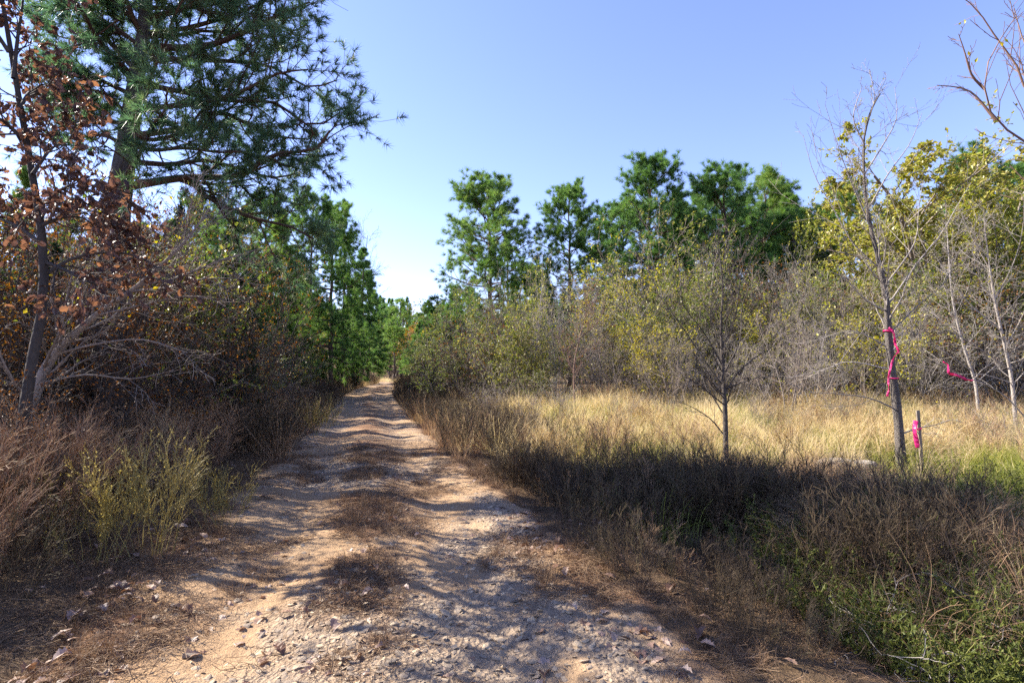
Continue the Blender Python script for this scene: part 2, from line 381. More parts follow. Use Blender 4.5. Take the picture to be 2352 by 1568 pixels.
# ------------------------------------------------------------------ ground and track
def build_ground():
    t = np.linspace(-1, 1, 300); xs = np.sign(t) * (np.abs(t) * 14 + 1500 * np.abs(t) ** 7)
    ya = np.concatenate([-np.geomspace(400, 6, 14), np.linspace(-5.4, 30, 240), np.geomspace(30.3, 2500, 110)])
    X, Y = np.meshgrid(xs, ya); Xs = X + np.where(np.abs(X) < 300, road_c(np.clip(Y, -5, 48)) * (np.abs(X) < 60), 0)
    Xs = X - 3
    Z = height(Xs, Y); o = Xs - road_c(Y)
    Z = Z - .09 * (1 - sstep(1.55, 1.95, np.abs(o))) * (Y < 80) - (Y < -400) * 0
    V = np.stack([Xs, Y, Z], -1).reshape(-1, 3); nx = len(xs); ny = len(ya)
    i = (np.arange(ny - 1)[:, None] * nx + np.arange(nx - 1)[None]).ravel()
    F = np.stack([i, i + 1, i + nx + 1, i + nx], 1)
    g = link('ground', mesh('ground', V, F, M['ground'], smooth=True)); g['kind'] = 'structure'; g['label'] = 'brown leaf-strewn forest floor on both sides of the track'; g['category'] = 'ground'
build_ground()

ROAD_W = 2.1
def road_z(o, y):
    x = o + road_c(y)
    e = ROAD_W * (.93 - .09 * sstep(7, 14, y) + .16 * (vn(y * .8, 1.5 + 7 * (o > 0), 21) - .5) + .12 * (vn(y * 2.6, 9.5 + 7 * (o > 0), 22) - .5))
    z = height(x, y) + .02 + rut(o, y)
    nr = 1 - .88 * sstep(4, 10, y)
    z = z + nr * (.022 * (vn(o * 2.6, y * .8, 31) - .5) + .014 * (vn(x * 6, y * 6, 32) - .5) + .018 * (vn(x * 13, y * 13, 33) - .5) + .008 * (vn(x * 27, y * 27, 35) - .5))
    gr = gravel(o, y)
    z = z + gr * .016 * (vn(x * 30, y * 30, 34) - .5)
    return z - .09 * sstep(.88, 1.10, np.abs(o) / e)
def gravel(o, y):
    x = o + road_c(y)
    return .85 * sstep(.52, .70, vn(x * .9, y * .55, 41) * .7 + vn(x * 3, y * 3, 42) * .3) * (1 - sstep(1.5, 1.9, np.abs(o)))
def litter(o, y):
    x = o + road_c(y); n = vn(x * 1.7, y * 1.1, 51) * .6 + vn(x * 5, y * 4, 52) * .4
    mid = np.exp(-((o - .02) / .36) ** 2); edge = sstep(1.35, 1.95, np.abs(o))
    return np.clip(mid * sstep(.30, .58, n) * .9 + edge * sstep(.3, .6, n) * .85 + .5 * sstep(.5, .7, n) + .9 * sstep(1.6, 1.9, np.abs(o) + .5 * (n - .5)), 0, 1)
def build_road():
    os_ = np.linspace(-2.4, 2.4, 136)
    ys = np.concatenate([np.linspace(-4, 1.8, 60), np.linspace(1.835, 14, 348), np.geomspace(14.04, 73, 170)])
    O, Y = np.meshgrid(os_, ys); Z = road_z(O, Y); X = O + road_c(Y)
    V = np.stack([X, Y, Z], -1).reshape(-1, 3); nx = len(os_); ny = len(ys)
    i = (np.arange(ny - 1)[:, None] * nx + np.arange(nx - 1)[None]).ravel()
    F = np.stack([i, i + 1, i + nx + 1, i + nx], 1)
    r = link('dirt_road', mesh('dirt_road', V, F, M['road'], smooth=True, attrs={'gravel': gravel(O, Y).ravel(), 'litter': litter(O, Y).ravel()}))
    r['kind'] = 'structure'; r['label'] = 'rutted sandy dirt track running into the woods'; r['category'] = 'road'
build_road()

# ------------------------------------------------------------------ templates
def needle_tuft(nn, length, width, spread, stemlen, seed):
    r = np.random.default_rng(seed); V = []; F = []
    for i in range(nn):
        u = r.random(); b = np.array([0, -stemlen * (1 - u), 0])
        th = spread * (1.15 - .75 * u) * (.5 + .7 * r.random()); ph = r.random() * 2 * math.pi
        d = np.array([math.sin(th) * math.cos(ph), math.cos(th), math.sin(th) * math.sin(ph)])
        w = norm(np.cross(d, r.normal(size=3))) * width / 2; l = length * (.7 + .4 * r.random())
        k = len(V); V += [b - w, b + w, b + d * l * .98 + w * .3]; F.append((k, k + 1, k + 2))
    return np.array(V), np.array(F)
TUFT_NEAR = needle_tuft(26, .15, .0095, 1.3, .07, 1)
TUFT_MID = needle_tuft(16, .27, .016, 1.2, .16, 2)
TUFT_FAR = needle_tuft(7, .42, .055, 1.2, .25, 3)

LEAF = (np.array([(0, 0, 0), (-.30, .45, .10), (0, 1, -.12), (.30, .45, .10), (0, .5, 0)]), np.array([(0, 4, 1), (1, 4, 2), (0, 3, 4), (4, 3, 2)]))
LEAF2 = (np.array([(0, 0, 0), (-.33, .42, .10), (0, 1, -.08), (.33, .42, .10)]), np.array([(0, 2, 1), (0, 3, 2)]))
def oak_leaf(seed, curl=.25):
    r = np.random.default_rng(seed)
    prof = [(0, .02), (.12, .06), (.24, .19), (.33, .14), (.46, .28), (.57, .19), (.70, .31), (.80, .20), (.90, .18), (1.0, .04)]
    V = []; F = []
    for y, w in prof:
        w *= .9 + .3 * r.random(); zc = -curl * (y - .5) ** 2 * 1.6
        for s in (-1, 0, 1): V.append((s * w + .02 * r.normal(), y, zc + curl * .8 * abs(s) * w + .02 * r.normal()))
    for i in range(len(prof) - 1):
        for j in (0, 1):
            a = i * 3 + j; F += [(a, a + 1, a + 4), (a, a + 4, a + 3)]
    return np.array(V), np.array(F)
OAK = oak_leaf(5, .35)

def fan(parts): return joinm(parts)

# ------------------------------------------------------------------ pines
def pine_meshes(name, seed, H=14., base=.38, width=2.6, nprim=34, nsec=9, tuft=TUFT_MID, tsc=1.15, ntuft=4, shape='round', mat='needle', lean=0., dens=1.0, r0=.2):
    r = np.random.default_rng(seed)
    n = 16; z = np.linspace(0, H * .985, n); wob = np.cumsum(r.normal(size=(n, 2)) * .05, 0); wob -= wob[0]
    tr = np.stack([wob[:, 0] + lean * z, wob[:, 1], z], 1)[None]
    R = (r0 * (1 - (z / H) ** 1.15 * .93) + .01)[None]; R[0, 0] *= 1.25
    tv = tubes(tr, R, 10)
    t = base + (1 - base) * (np.arange(nprim) + r.random(nprim) * .9) / nprim; t = np.clip(t, base, .985)
    u = (t - base) / (1 - base)
    if shape == 'round': prof = np.sqrt(np.clip(1 - (np.abs(u - .25) / .80) ** 1.7, .03, 1))
    elif shape == 'cone': prof = np.clip(1.0 - u * .9, .1, 1) * (.65 + .35 * sstep(0, .15, u))
    else: prof = np.clip((1 - u ** 2.2), .08, 1) * (.7 + .3 * np.sin(u * 9 + seed))
    L = width * prof * (.78 + .4 * r.random(nprim))
    az = np.arange(nprim) * 2.4 + r.normal(size=nprim) * .5
    el = np.radians(-12 + 62 * u + 10 * r.normal(size=nprim))
    f = t * (n - 1); i = np.clip(f.astype(int), 0, n - 2); w = (f - i)[:, None]
    b = tr[0][i] * (1 - w) + tr[0][i + 1] * w
    d = np.stack([np.cos(az) * np.cos(el), np.sin(az) * np.cos(el), np.sin(el)], 1); m = 7; pts = [b]
    for k in range(m - 1):
        d = norm(d + np.array([0, 0, .07 if k > 1 else -.02]) + .11 * r.normal(size=d.shape)); b = b + d * (L / (m - 1))[:, None]; pts.append(b)
    P1 = np.stack(pts, 1); R1 = np.clip(.16 * R[0][i][:, None] + .012 * L[:, None], .01, .07) * np.linspace(1, .3, m)[None]
    P2, R2 = grow(P1, R1, nsec, .30, 1.0, L * .42 + .25, .85, .05, .14, 5, .5, .45, r=r, minr=.004)
    P3, R3 = grow(P2, R2, 3, .35, 1.0, plen(P2) * .5 + .06, .7, .06, .12, 3, .6, .3, r=r, minr=.003)
    pa, da = sample_on(P3, ntuft, .55, 1.05, r); pb, db = sample_on(P2, max(1, ntuft - 1), .55, 1.03, r)
    top = tr[0][-1][None] + np.stack([np.zeros(8), np.zeros(8), -np.linspace(0, .7, 8)], 1) ; td = norm(r.normal(size=(8, 3)) * .4 + np.array([0, 0, 1.]))
    pos = np.concatenate([pa, pb, top]); dr = np.concatenate([da, db, td])
    keep = r.random(len(pos)) < dens; pos, dr = pos[keep], dr[keep]
    dr = norm(dr + np.array([0, 0, .35]) + .25 * r.normal(size=dr.shape))
    fv = stamp(*tuft, pos, frames(dr, r), tsc * (.75 + .5 * r.random(len(pos))), r)
    br = joinm([tubes(P1, R1, 5), tubes(P2, R2, 3)] + ([tubes(P3, R3, 3)] if tuft is not TUFT_FAR else []))
    return [('trunk', mesh(name + '_trunk', tv[0], tv[1], M['pine_bark_far'], tv[2], True)),
            ('branchwork', mesh(name + '_branchwork', br[0], br[1], M['pine_limb'], br[2], True)),
            ('crown', mesh(name + '_crown', fv[0], fv[1], M[mat], fv[2]))]

PINE = {
    'a': pine_meshes('pine_a', 101, base=.38, width=3.0, nprim=52),
    'b': pine_meshes('pine_b', 102, base=.38, width=3.0, nprim=34, shape='irr'),
    'c': pine_meshes('pine_c', 103, base=.34, width=3.4, nprim=56),
    'd': pine_meshes('pine_d', 104, base=.46, width=2.9, nprim=30, shape='irr'),
    'e': pine_meshes('pine_e', 105, base=.12, width=2.9, nprim=52, shape='cone', mat='needle_pale'),
    'f': pine_meshes('pine_f', 106, base=.10, width=2.6, nprim=46, shape='cone', mat='needle', dens=.9),
    'g': pine_meshes('pine_g', 107, base=.22, width=3.0, nprim=44, mat='needle_pale'),
}
def put_pine(var, px, top, Y, label, group, rot=None, wide=1.0, name='pine_tree'):
    p = at(px, top, Y); g = gz(p[0], Y); s = (p[2] - g) / 15.1
    return thing(name, label, 'pine', (p[0], Y, g - .05), rng.random() * 6.28 if rot is None else rot, (s * wide, s * wide, s), group, PINE[var])

G = 'pines behind the clearing'
put_pine('c', 1132, 398, 35, 'pine with pointed oval crown nearest the track gap, left of the others', G, 0.4, 1.12)
put_pine('d', 1168, 500, 38, 'slimmer pine tucked behind the right edge of the leftmost oval pine', G, 2.0, .8)
put_pine('a', 1308, 420, 36, 'narrow pine standing between the oval pine and the tallest pine', G, 2.6, .95)
put_pine('a', 1485, 352, 33, 'tallest broad pine in the row behind the clearing', G, 3.3, 1.0)
put_pine('b', 1550, 400, 37, 'pine half hidden behind the right shoulder of the tallest pine', G, 5.0, .8)
put_pine('c', 1672, 374, 33, 'rounded pine above the dark forked sapling', G, 0.2, 1.05)
put_pine('a', 1745, 388, 36, 'round-topped pine left of the pine with the gap under it', G, 4.2, 1.1)
put_pine('d', 1828, 398, 33, 'pine with open lower crown and blue sky showing beneath it', G, 1.7, 1.25)
put_pine('c', 1425, 455, 39, 'pine behind the left shoulder of the tallest pine', G, 2.0, 1.0)
put_pine('c', 1610, 440, 40, 'pine behind the gap between the tallest and the rounded pine', G, 4.4, 1.0)
put_pine('a', 1795, 445, 39, 'pine behind the round-topped and the open-crowned pines', G, .9, 1.1)
put_pine('c', 1885, 470, 37, 'lower pine right of the open-crowned pine', G, 5.6, .95)
put_pine('d', 1700, 460, 45, 'thin pine far behind the round-topped pair', G, 2.7, 1.2)
put_pine('g', 1945, 402, 31, 'pale green pine directly behind the ribboned tree', G, 2.2, .9)
put_pine('a', 2255, 335, 29, 'dark pine rising behind the yellow-green leafy tree', G, 1.0, 1.1)
put_pine('c', 2372, 350, 31, 'dark pine cut by the right edge of the picture', G, 2.0, 1.0)
put_pine('g', 2060, 470, 36, 'lower pine between the ribboned tree and the leafy yellow tree', G, 3.0, 1.0)
put_pine('e', 1590, 520, 40, 'short full pine low between the tallest and the rounded pine', G, 3.6, 1.1)
put_pine('e', 1400, 560, 42, 'short pine filling the gap left of the tallest pine', G, .6, 1.1)
put_pine('e', 1245, 600, 44, 'low pine behind the gap between the two leftmost trunks', G, 1.6, 1.2)
put_pine('f', 2150, 520, 34, 'dark full pine behind the lower yellow-green foliage', G, 1.6, 1.4)

G = 'pines along the left of the track'
put_pine('e', 648, 455, 26, 'bright green pine behind the long drooping limb', G, .3, .95)
put_pine('g', 722, 418, 33, 'broad pale pine second from the sky gap on the left', G, 1.5, .85)
put_pine('f', 792, 424, 42, 'spire-topped pine with a visible dark stem at the track side', G, 2.1, .62)
put_pine('f', 838, 545, 55, 'lower pine leaning its boughs out over the track', G, 4.0, .95)
put_pine('e', 585, 540, 24, 'small pine under the tip of the low pine limb', G, 5.2, .9)
put_pine('f', 690, 560, 34, 'dark pine low behind the broad pale pine', G, 3.9, 1.2)
put_pine('g', 500, 500, 21, 'pale pine glimpsed behind the big trunk', G, 2.4, .8)
put_pine('e', 395, 470, 18, 'pale pine seen between the big trunk and the slim yellow tree', G, 1.2, .9)
put_pine('g', 455, 430, 25, 'tall pale pine behind the low pine limb', G, 3.2, .8)
put_pine('f', 60, 330, 15, 'dark pine behind the oak leaves at the left edge', G, .2, .8)
put_pine('e', 170, 420, 19, 'pale pine left of the big pine trunk', G, 4.2, .9)
put_pine('g', 540, 455, 31, 'pale pine crown between the orange tree and the bright green pine', G, 1.9, .95)
put_pine('e', 330, 480, 23, 'pale pine just right of the big trunk far behind', G, 2.7, 1.0)
put_pine('g', 615, 420, 35, 'tall pale pine rising behind the bright green pine', G, .7, .9)
put_pine('g', 765, 450, 38, 'pale pine filling behind the spire-topped pine', G, 5.9, 1.0)
put_pine('f', 850, 600, 57, 'dark pine reaching out right beneath the dead tree', G, 3.5, 1.15)
put_pine('f', 815, 640, 48, 'farther pine at the left where the track vanishes', G, 5.5, 1.3)

G = 'pines at the end of the track'
put_pine('b', 985, 672, 52, 'small open pine standing alone at the end of the track', G, 0.8, 1.15)
put_pine('e', 1042, 640, 50, 'young full pine right of the small open pine', G, 1.8, 1.2)
put_pine('g', 1075, 655, 44, 'bushy pine under the leftmost oval pine', G, 2.9, 1.3)
put_pine('e', 962, 735, 66, 'rounded pine between the track end and the hill', G, 3.1, 1.5)
put_pine('g', 905, 745, 82, 'pine left of the rounded one below the hill', G, 4.1, 1.5)
put_pine('e', 1010, 740, 62, 'low pine behind the lone open pine', G, 5.1, 1.4)

# the large pine on the left, limb by limb
def big_pine():
    r = np.random.default_rng(77); Y0 = 9.2
    foot = at(248, 860, Y0); foot[2] = gz(foot[0], Y0) - .1
    tp = [foot, at(252, 700, Y0), at(268, 480, Y0), at(290, 350, Y0), at(312, 190, Y0), at(338, 0, Y0), at(348, -80, Y0 + .1), at(354, -150, Y0 + .2), at(358, -215, Y0 + .2)]
    tr = resample(tp, 40)[None]; org = foot.copy()
    zz = (tr[0, :, 2] - foot[2]) / (tr[0, -1, 2] - foot[2])
    R = np.interp(zz, [0, .1, .4, .52, .72, 1], [.29, .235, .205, .165, .105, .02])[None]
    tv = tubes(tr, R, 20)
    dirn = norm(tv[0] - np.repeat(tr[0], 20, 0))
    ang = np.tile(np.arange(20), 40); seg = np.repeat(np.arange(40), 20)
    tv = (tv[0] + dirn * (.03 * (vn(ang * .9, seg * .7, 61) - .5))[:, None], tv[1], tv[2])
    limbs = [
        ([(296, 428), (430, 408), (560, 405), (620, 372), (672, 350), (750, 345), (790, 300)], -.5, .075),
        ([(440, 412), (500, 460), (600, 500), (690, 520), (750, 548)], -.7, .045),
        ([(315, 312), (390, 300), (470, 296), (508, 256), (560, 272), (640, 310), (735, 320)], .4, .06),
        ([(325, 250), (420, 242), (480, 235), (560, 215), (660, 170), (735, 160)], -.9, .05),
        ([(345, 108), (430, 110), (500, 102), (570, 78), (650, 40), (740, 5)], .2, .065),
        ([(345, 135), (450, 138), (560, 142), (650, 155), (735, 200), (805, 185)], .8, .05),
        ([(335, 195), (430, 212), (540, 232), (650, 235), (745, 290), (815, 258)], -.3, .05),
        ([(305, 372), (400, 378), (480, 368), (560, 386), (650, 408), (720, 395)], 1.0, .05),
        ([(310, 160), (245, 90), (190, 30), (140, -30)], .3, .05),
        ([(295, 214), (225, 182), (165, 160), (105, 150)], -.4, .04),
        ([(285, 285), (220, 270), (170, 248), (100, 232)], .7, .04),
        ([(350, 40), (430, 20), (520, -15), (640, -60), (720, -80)], -.6, .05),
        ([(350, 75), (450, 62), (590, 20), (690, -30), (745, -40)], .5, .045),
        ([(325, 60), (255, 0), (205, -70), (160, -110)], -.5, .045),
        ([(346, -50), (410, -70), (470, -95)], .5, .035),
        ([(352, -130), (385, -150), (415, -180)], -.3, .025),
        ([(350, -100), (310, -130), (280, -150)], .2, .025),
        ([(325, 110), (260, 60), (200, 30), (130, 10)], -.6, .04),
        ([(305, 190), (250, 130), (190, 100), (120, 80)], .5, .04),
        ([(290, 260), (240, 215), (190, 205), (130, 190)], -.8, .035),
        ([(280, 330), (235, 310), (190, 315), (140, 300)], .5, .035),
        ([(335, 90), (290, 30), (260, -20), (220, -60)], .8, .035),
        ([(298, 330), (350, 345), (430, 340), (520, 350), (610, 345)], -1.2, .04),
    ]
    P1 = []; R1 = []
    for pts, dy, rad in limbs:
        k = len(pts); P1.append(resample([at(x if x < 330 else 330 + (x - 330) * .93, y, Y0 + dy * (j / (k - 1)) ** 1.2) for j, (x, y) in enumerate(pts)], 12)); R1.append(rad * np.linspace(1, .22, 12))
    for j in range(12):                      # limbs towards and away from the viewer
        i = 19 + int(r.random() * 18); b = tr[0, i]; az = r.choice([-1, 1]) * (math.pi / 2) + r.normal() * .55
        L = (1.3 + 2.2 * r.random()) * (1.15 - .55 * i / 40); el = -.1 + .55 * i / 40 + .15 * r.normal(); d = np.array([math.cos(az) * math.cos(el), math.sin(az) * math.cos(el), math.sin(el)])
        q = [b]
        for _ in range(11): d = norm(d + .1 * r.normal(size=3) + np.array([.02, 0, .02])); q.append(q[-1] + d * L / 11)
        P1.append(np.array(q)); R1.append(.042 * np.linspace(1, .22, 12))
    P1 = np.array(P1); R1 = np.array(R1); L1 = plen(P1)
    P2, R2 = grow(P1, R1, 16, .18, 1.0, .25 * L1 + .30, .85, .03, .15, 7, .5, .45, r=r, minr=.005)
    P3, R3 = grow(P2, R2, 6, .25, 1.0, plen(P2) * .45 + .12, .75, .04, .14, 4, .6, .3, r=r, minr=.0035)
    o = thing('pine_tree', 'large dark pine with long bent limbs at the upper left', 'pine', org, 0, 1, None, [('trunk', mesh('big_pine_trunk', tv[0] - org, tv[1], M['pine_bark'], tv[2], True))])
    cps = []
    for i in range(len(P1)):                 # each limb is a part, its needles a sub-part
        b2 = slice(i * 16, (i + 1) * 16); b3 = slice(i * 96, (i + 1) * 96)
        w = joinm([tubes(P1[i:i + 1], R1[i:i + 1], 8), tubes(P2[b2], R2[b2], 4), tubes(P3[b3], R3[b3], 3)])
        lo = link('limb', mesh('limb', w[0] - org, w[1], M['pine_limb'], w[2], True), o)
        pa, da = sample_on(P3[b3], 2, .6, 1.03, r); pb, db = sample_on(P2[b2], 5, .55, 1.03, r)
        pos = np.concatenate([pa, pb]); dr = norm(np.concatenate([da, db]) + np.array([0, 0, .15]) + .3 * r.normal(size=pos.shape))
        kp = r.random(len(pos)) < np.where(pos[:, 2] > 7.5, .68, .84); pos, dr = pos[kp], dr[kp]
        fv = stamp(*TUFT_NEAR, pos, frames(dr, r), .75 + .5 * r.random(len(pos)), r)
        link('needles', mesh('needles', fv[0] - org, fv[1], M['needle_near'], fv[2]), lo)
        if i < 22: cps.append(P2[i * 16 + 3][3]); cps.append(P2[i * 16 + 9][2])
    cp = np.array(cps)
    cone = mesh('pine_cone', *stamp(np.array([(0, 0, 0), (.5, .35, 0), (0, .35, .5), (-.5, .35, 0), (0, .35, -.5), (0, 1, 0)]), np.array([(0, 1, 2), (0, 2, 3), (0, 3, 4), (0, 4, 1), (5, 2, 1), (5, 3, 2), (5, 4, 3), (5, 1, 4)]), np.zeros((1, 3)), np.eye(3)[None], .07)[:2], M['pine_limb'])
    for q in cp[:36]:
        c = link('pine_cone', cone, o); c.location = q - org; c.rotation_euler = tuple(r.random(3) * 3)
big_pine()

# ------------------------------------------------------------------ leafy and bare broadleaf plants
def woody(name, stems, R0, levels, leaf=None, r=None, bark='bark_twig', k0=8, leafmat=None, nleaf=0, lsize=.05, lspan=(.2, 1.05), extra=None, leaf_from=-1, droop=-.2):
    """stems (B,n,3); levels = list of dict(cnt,t0,t1,L,ang,up,wig,n,rr)"""
    P, R = stems, R0; tub = [tubes(P, R, k0)]; lev = [(P, R)]
    for li, lv in enumerate(levels):
        Lr = lv['L']; LL = plen(P) * Lr if Lr < 5 else Lr
        P, R = grow(P, R, lv['cnt'], lv.get('t0', .3), lv.get('t1', 1.), LL, lv['ang'], lv.get('up', .05), lv.get('wig', .12), lv.get('n', 5), lv.get('rr', .55), lv.get('taper', .5), r=r, minr=lv.get('minr', .003), drift=lv.get('drift'))
        lev.append((P, R)); tub.append(tubes(P, R, 5 if li == 0 else 3))
    w = joinm(tub)
    out = [('branchwork', mesh(name + '_branchwork', w[0], w[1], M[bark], w[2], True))]
    if nleaf:
        src = lev[leaf_from][0]; cnt = max(1, int(math.ceil(nleaf / len(src)))); pos, d = sample_on(src, cnt, lspan[0], lspan[1], r)
        sel = r.permutation(len(pos))[:nleaf]; pos, d = pos[sel], d[sel]
        d = norm(d + r.normal(size=d.shape) * .8 + np.array([0, 0, droop]))
        up = np.tile(np.array([0, 0, 1.]), (len(d), 1))
        fv = stamp(*(leaf or LEAF2), pos, frames(d, r, up), lsize * (.6 + .8 * r.random(len(pos))), r)
        out.append(('foliage', mesh(name + '_foliage', fv[0], fv[1], M[leafmat], fv[2])))
    return out

def shrub_stems(r, ns, H, spread, lean=(0, 0), n=9, rad=.022, arch=0.):
    P = []
    for i in range(ns):
        az = r.random() * 6.28; d = norm(np.array([math.cos(az) * spread + lean[0], math.sin(az) * spread + lean[1], 1.]) + .12 * r.normal(size=3))
        b = np.array([math.cos(az), math.sin(az), 0]) * .25 * r.random(); L = H * (.6 + .5 * r.random()); q = [b]
        for k in range(n - 1):
            d = norm(d + .09 * r.normal(size=3) + np.array([lean[0] * arch, lean[1] * arch, -arch * .5 * (k / n)])); q.append(q[-1] + d * L / (n - 1))
        P.append(q)
    P = np.array(P); R = rad * (.6 + .6 * r.random((ns, 1))) * np.linspace(1, .25, n)[None]
    return P, R

def shrub(name, seed, ns=9, H=3.4, spread=.35, lean=(0, 0), arch=0., bark='bark_twig', leafmat=None, nleaf=0, lsize=.055, c1=9, c2=6, c3=4, rad=.024, leaf=None, up=.04):
    r = np.random.default_rng(seed)
    P, R = shrub_stems(r, ns, H, spread, lean, rad=rad, arch=arch)
    lv = [dict(cnt=c1, t0=.18, L=.42, ang=.8, up=up, wig=.14, n=6, rr=.55, minr=.004, drift=(lean[0] * .1, lean[1] * .1, 0)), dict(cnt=c2, t0=.15, L=.5, ang=.8, up=up, wig=.16, n=5, rr=.6, minr=.003)]
    if c3: lv.append(dict(cnt=c3, t0=.15, L=.5, ang=.75, up=0, wig=.15, n=3, rr=.7, minr=.0025))
    pr = woody(name, P, R, lv, r=r, bark=bark, leafmat=leafmat, nleaf=nleaf, lsize=lsize, k0=6, leaf=leaf)
    return [('stems' if a == 'branchwork' else a, b) for a, b in pr]

SH = {
    'twig': shrub('bare_shrub', 201, 9, 3.6, .35, leafmat='leaf_yellow', nleaf=260, c3=4),
    'twig2': shrub('bare_shrub_b', 202, 7, 3.8, .25, bark='bark_pale', leafmat='leaf_yellow', nleaf=300, c1=10, c3=4),
    'yel': shrub('yellow_shrub', 203, 9, 3.5, .38, leafmat='leaf_yellow', nleaf=3600, lsize=.065),
    'oliv': shrub('olive_shrub', 204, 10, 3.5, .4, leafmat='leaf_olive', nleaf=8000, lsize=.06),
    'oliv2': shrub('olive_shrub_b', 205, 8, 3.8, .3, leafmat='leaf_olive', nleaf=5000, lsize=.066),
    'rust': shrub('rust_shrub', 206, 8, 3.2, .35, bark='bark_red', leafmat='leaf_rust', nleaf=2600),
    'arch': shrub('arching_shrub', 207, 9, 3.8, .25, (.42, -.12), .10, bark='bark_twig', leafmat='leaf_yellow', nleaf=700, c1=9, c3=3, up=-.01),
    'arch2': shrub('arching_shrub_b', 208, 9, 3.6, .3, (.35, -.25), .12, bark='bark_dark', leafmat='leaf_rust', nleaf=1500, c1=10, c3=4, up=-.02),
    'dark': shrub('dark_shrub', 209, 11, 3.2, .45, bark='bark_dark', leafmat='leaf_rust', nleaf=2400, lsize=.05),
}
def put_shrub(kind, X, Y, H, label, group, rot=None, name=None, wide=1.0):
    base = {'twig': 'bare_shrub', 'twig2': 'bare_shrub', 'yel': 'yellow_shrub', 'oliv': 'leafy_shrub', 'oliv2': 'leafy_shrub', 'rust': 'rust_shrub', 'arch': 'arching_shrub', 'arch2': 'arching_shrub', 'dark': 'dark_shrub'}[kind]
    s = H / 3.5
    return thing(name or base, label, 'shrub', (X, Y, gz(X, Y) - .04), rng.random() * 6.28 if rot is None else rot, (s * wide, s * wide, s), group, SH[kind])

LOOK = {'twig': 'mostly bare grey shrub', 'twig2': 'pale-stemmed bare shrub', 'yel': 'shrub sprinkled with yellow leaves', 'oliv': 'dense olive-leaved shrub', 'oliv2': 'loose olive-leaved shrub', 'rust': 'rust-leaved shrub', 'arch': 'shrub with pale arching twigs', 'arch2': 'brown shrub with arching twigs', 'dark': 'dark tangled shrub'}
pending = []
def q_shrub(kind, X, Y, H, zone, rot=None, wide=1.0):
    pending.append((kind, X, Y, H, zone, rot, wide))

# thicket behind the clearing
def zone_right(px):
    for lim, z in ((1130, 'beside the track mouth'), (1290, 'under the leftmost oval pine'), (1440, 'under the narrow pine'), (1600, 'under the tallest pine'), (1760, 'behind the dark forked sapling'), (1960, 'left of the ribboned tree'), (2140, 'behind the ribboned tree'), (2300, 'under the yellow-green leafy tree')):
        if px < lim: return z
    return 'by the right edge of the picture'
r_ = np.random.default_rng(31)
kinds_r = ['twig', 'yel', 'oliv2', 'twig2', 'dark', 'oliv', 'twig', 'rust', 'yel', 'twig2', 'oliv2', 'dark', 'twig']
for row, (Ya, Yb, step, ha, hb) in enumerate(((16, 20.5, 62, 1.8, 3.6), (21, 23.5, 60, 3.6, 5.4), (24.5, 28, 58, 5.0, 7.4))):
    px = 1000 + row * 20
    while px < 2420:
        Y = Ya + (Yb - Ya) * r_.random() - (3.2 * sstep(1900, 2350, px)); X = (px - CX) / F_PX * Y
        o = X - float(road_c(Y))
        if row == 0 and (1570 < px < 1790 or px > 2040):      # only pale bare brush behind the two ribboned and forked trees
            Y = max(Y, 18.2); X = (px - CX) / F_PX * Y
            q_shrub('twig2', X, Y, 2.2 + r_.random(), zone_right(px))
        elif o > 3.0: q_shrub(kinds_r[int(r_.random() * len(kinds_r))] if row == 0 else r_.choice(['yel', 'oliv2', 'twig2', 'oliv', 'oliv', 'twig', 'oliv2', 'dark']), X, Y, (ha + (hb - ha) * r_.random()) * (.70 + .30 * float(sstep(1250, 1600, px))), zone_right(px))
        px += step * (.7 + .6 * r_.random())
for px, Y, H in ((1215, 14.5, 1.3), (1300, 15.5, 1.0), (1420, 14, 1.1), (1530, 15, .9), (1740, 14.2, 1.1), (1830, 13, .9), (1930, 14.6, 1.2), (2215, 12.6, 1.0), (2300, 11.6, 1.2), (1120, 15.6, 1.5)):
    q_shrub(['twig', 'twig2', 'rust', 'twig', 'arch2'][int(px) % 5], (px - CX) / F_PX * Y, Y, H, 'standing in the golden grass')
# right side of the track farther on
for Y in np.arange(21, 60, 2.0):
    q_shrub(r_.choice(['oliv2', 'twig', 'dark', 'yel', 'dark', 'oliv']), float(road_c(Y)) + 3.4 + 1.8 * r_.random(), Y, 2.2 + 2.2 * r_.random(), 'along the right of the far track')
# thicket on the left
def zone_left(px):
    for lim, z in ((130, 'at the left edge of the picture'), (300, 'around the leaning grey stem'), (450, 'under the big pine'), (600, 'below the low pine limb'), (720, 'in front of the pale left pines')):
        if px < lim: return z
    return 'along the left of the far track'
kl = ['arch', 'arch2', 'dark', 'oliv2', 'dark', 'arch2', 'rust', 'rust', 'dark', 'arch', 'dark']
for row in range(4):
    Y = 5.6 + row * .7
    while Y < 48:
        X = float(road_c(Y)) - (3.6 + row * 1.7 + 1.2 * r_.random()); px = CX + F_PX * X / Y
        if px > -140:
            Hh = (2.0 + (.45, .45, .85, 1.15)[row] * row + .9 * r_.random()) * (.72 + .28 * sstep(6.5, 9, Y)) * (1 + .35 * sstep(18, 34, Y))
            q_shrub((kl[int(r_.random() * len(kl))] if Y > 9.5 else r_.choice(['arch', 'arch2', 'dark', 'rust', 'dark'])) if Y < 22 else r_.choice(['dark', 'oliv2', 'twig', 'dark', 'yel', 'oliv']), X, Y, Hh, zone_left(px), (r_.random() - .5) * 1.6)
        Y += (1.15 + .12 * Y * .6) * (.7 + .6 * r_.random())

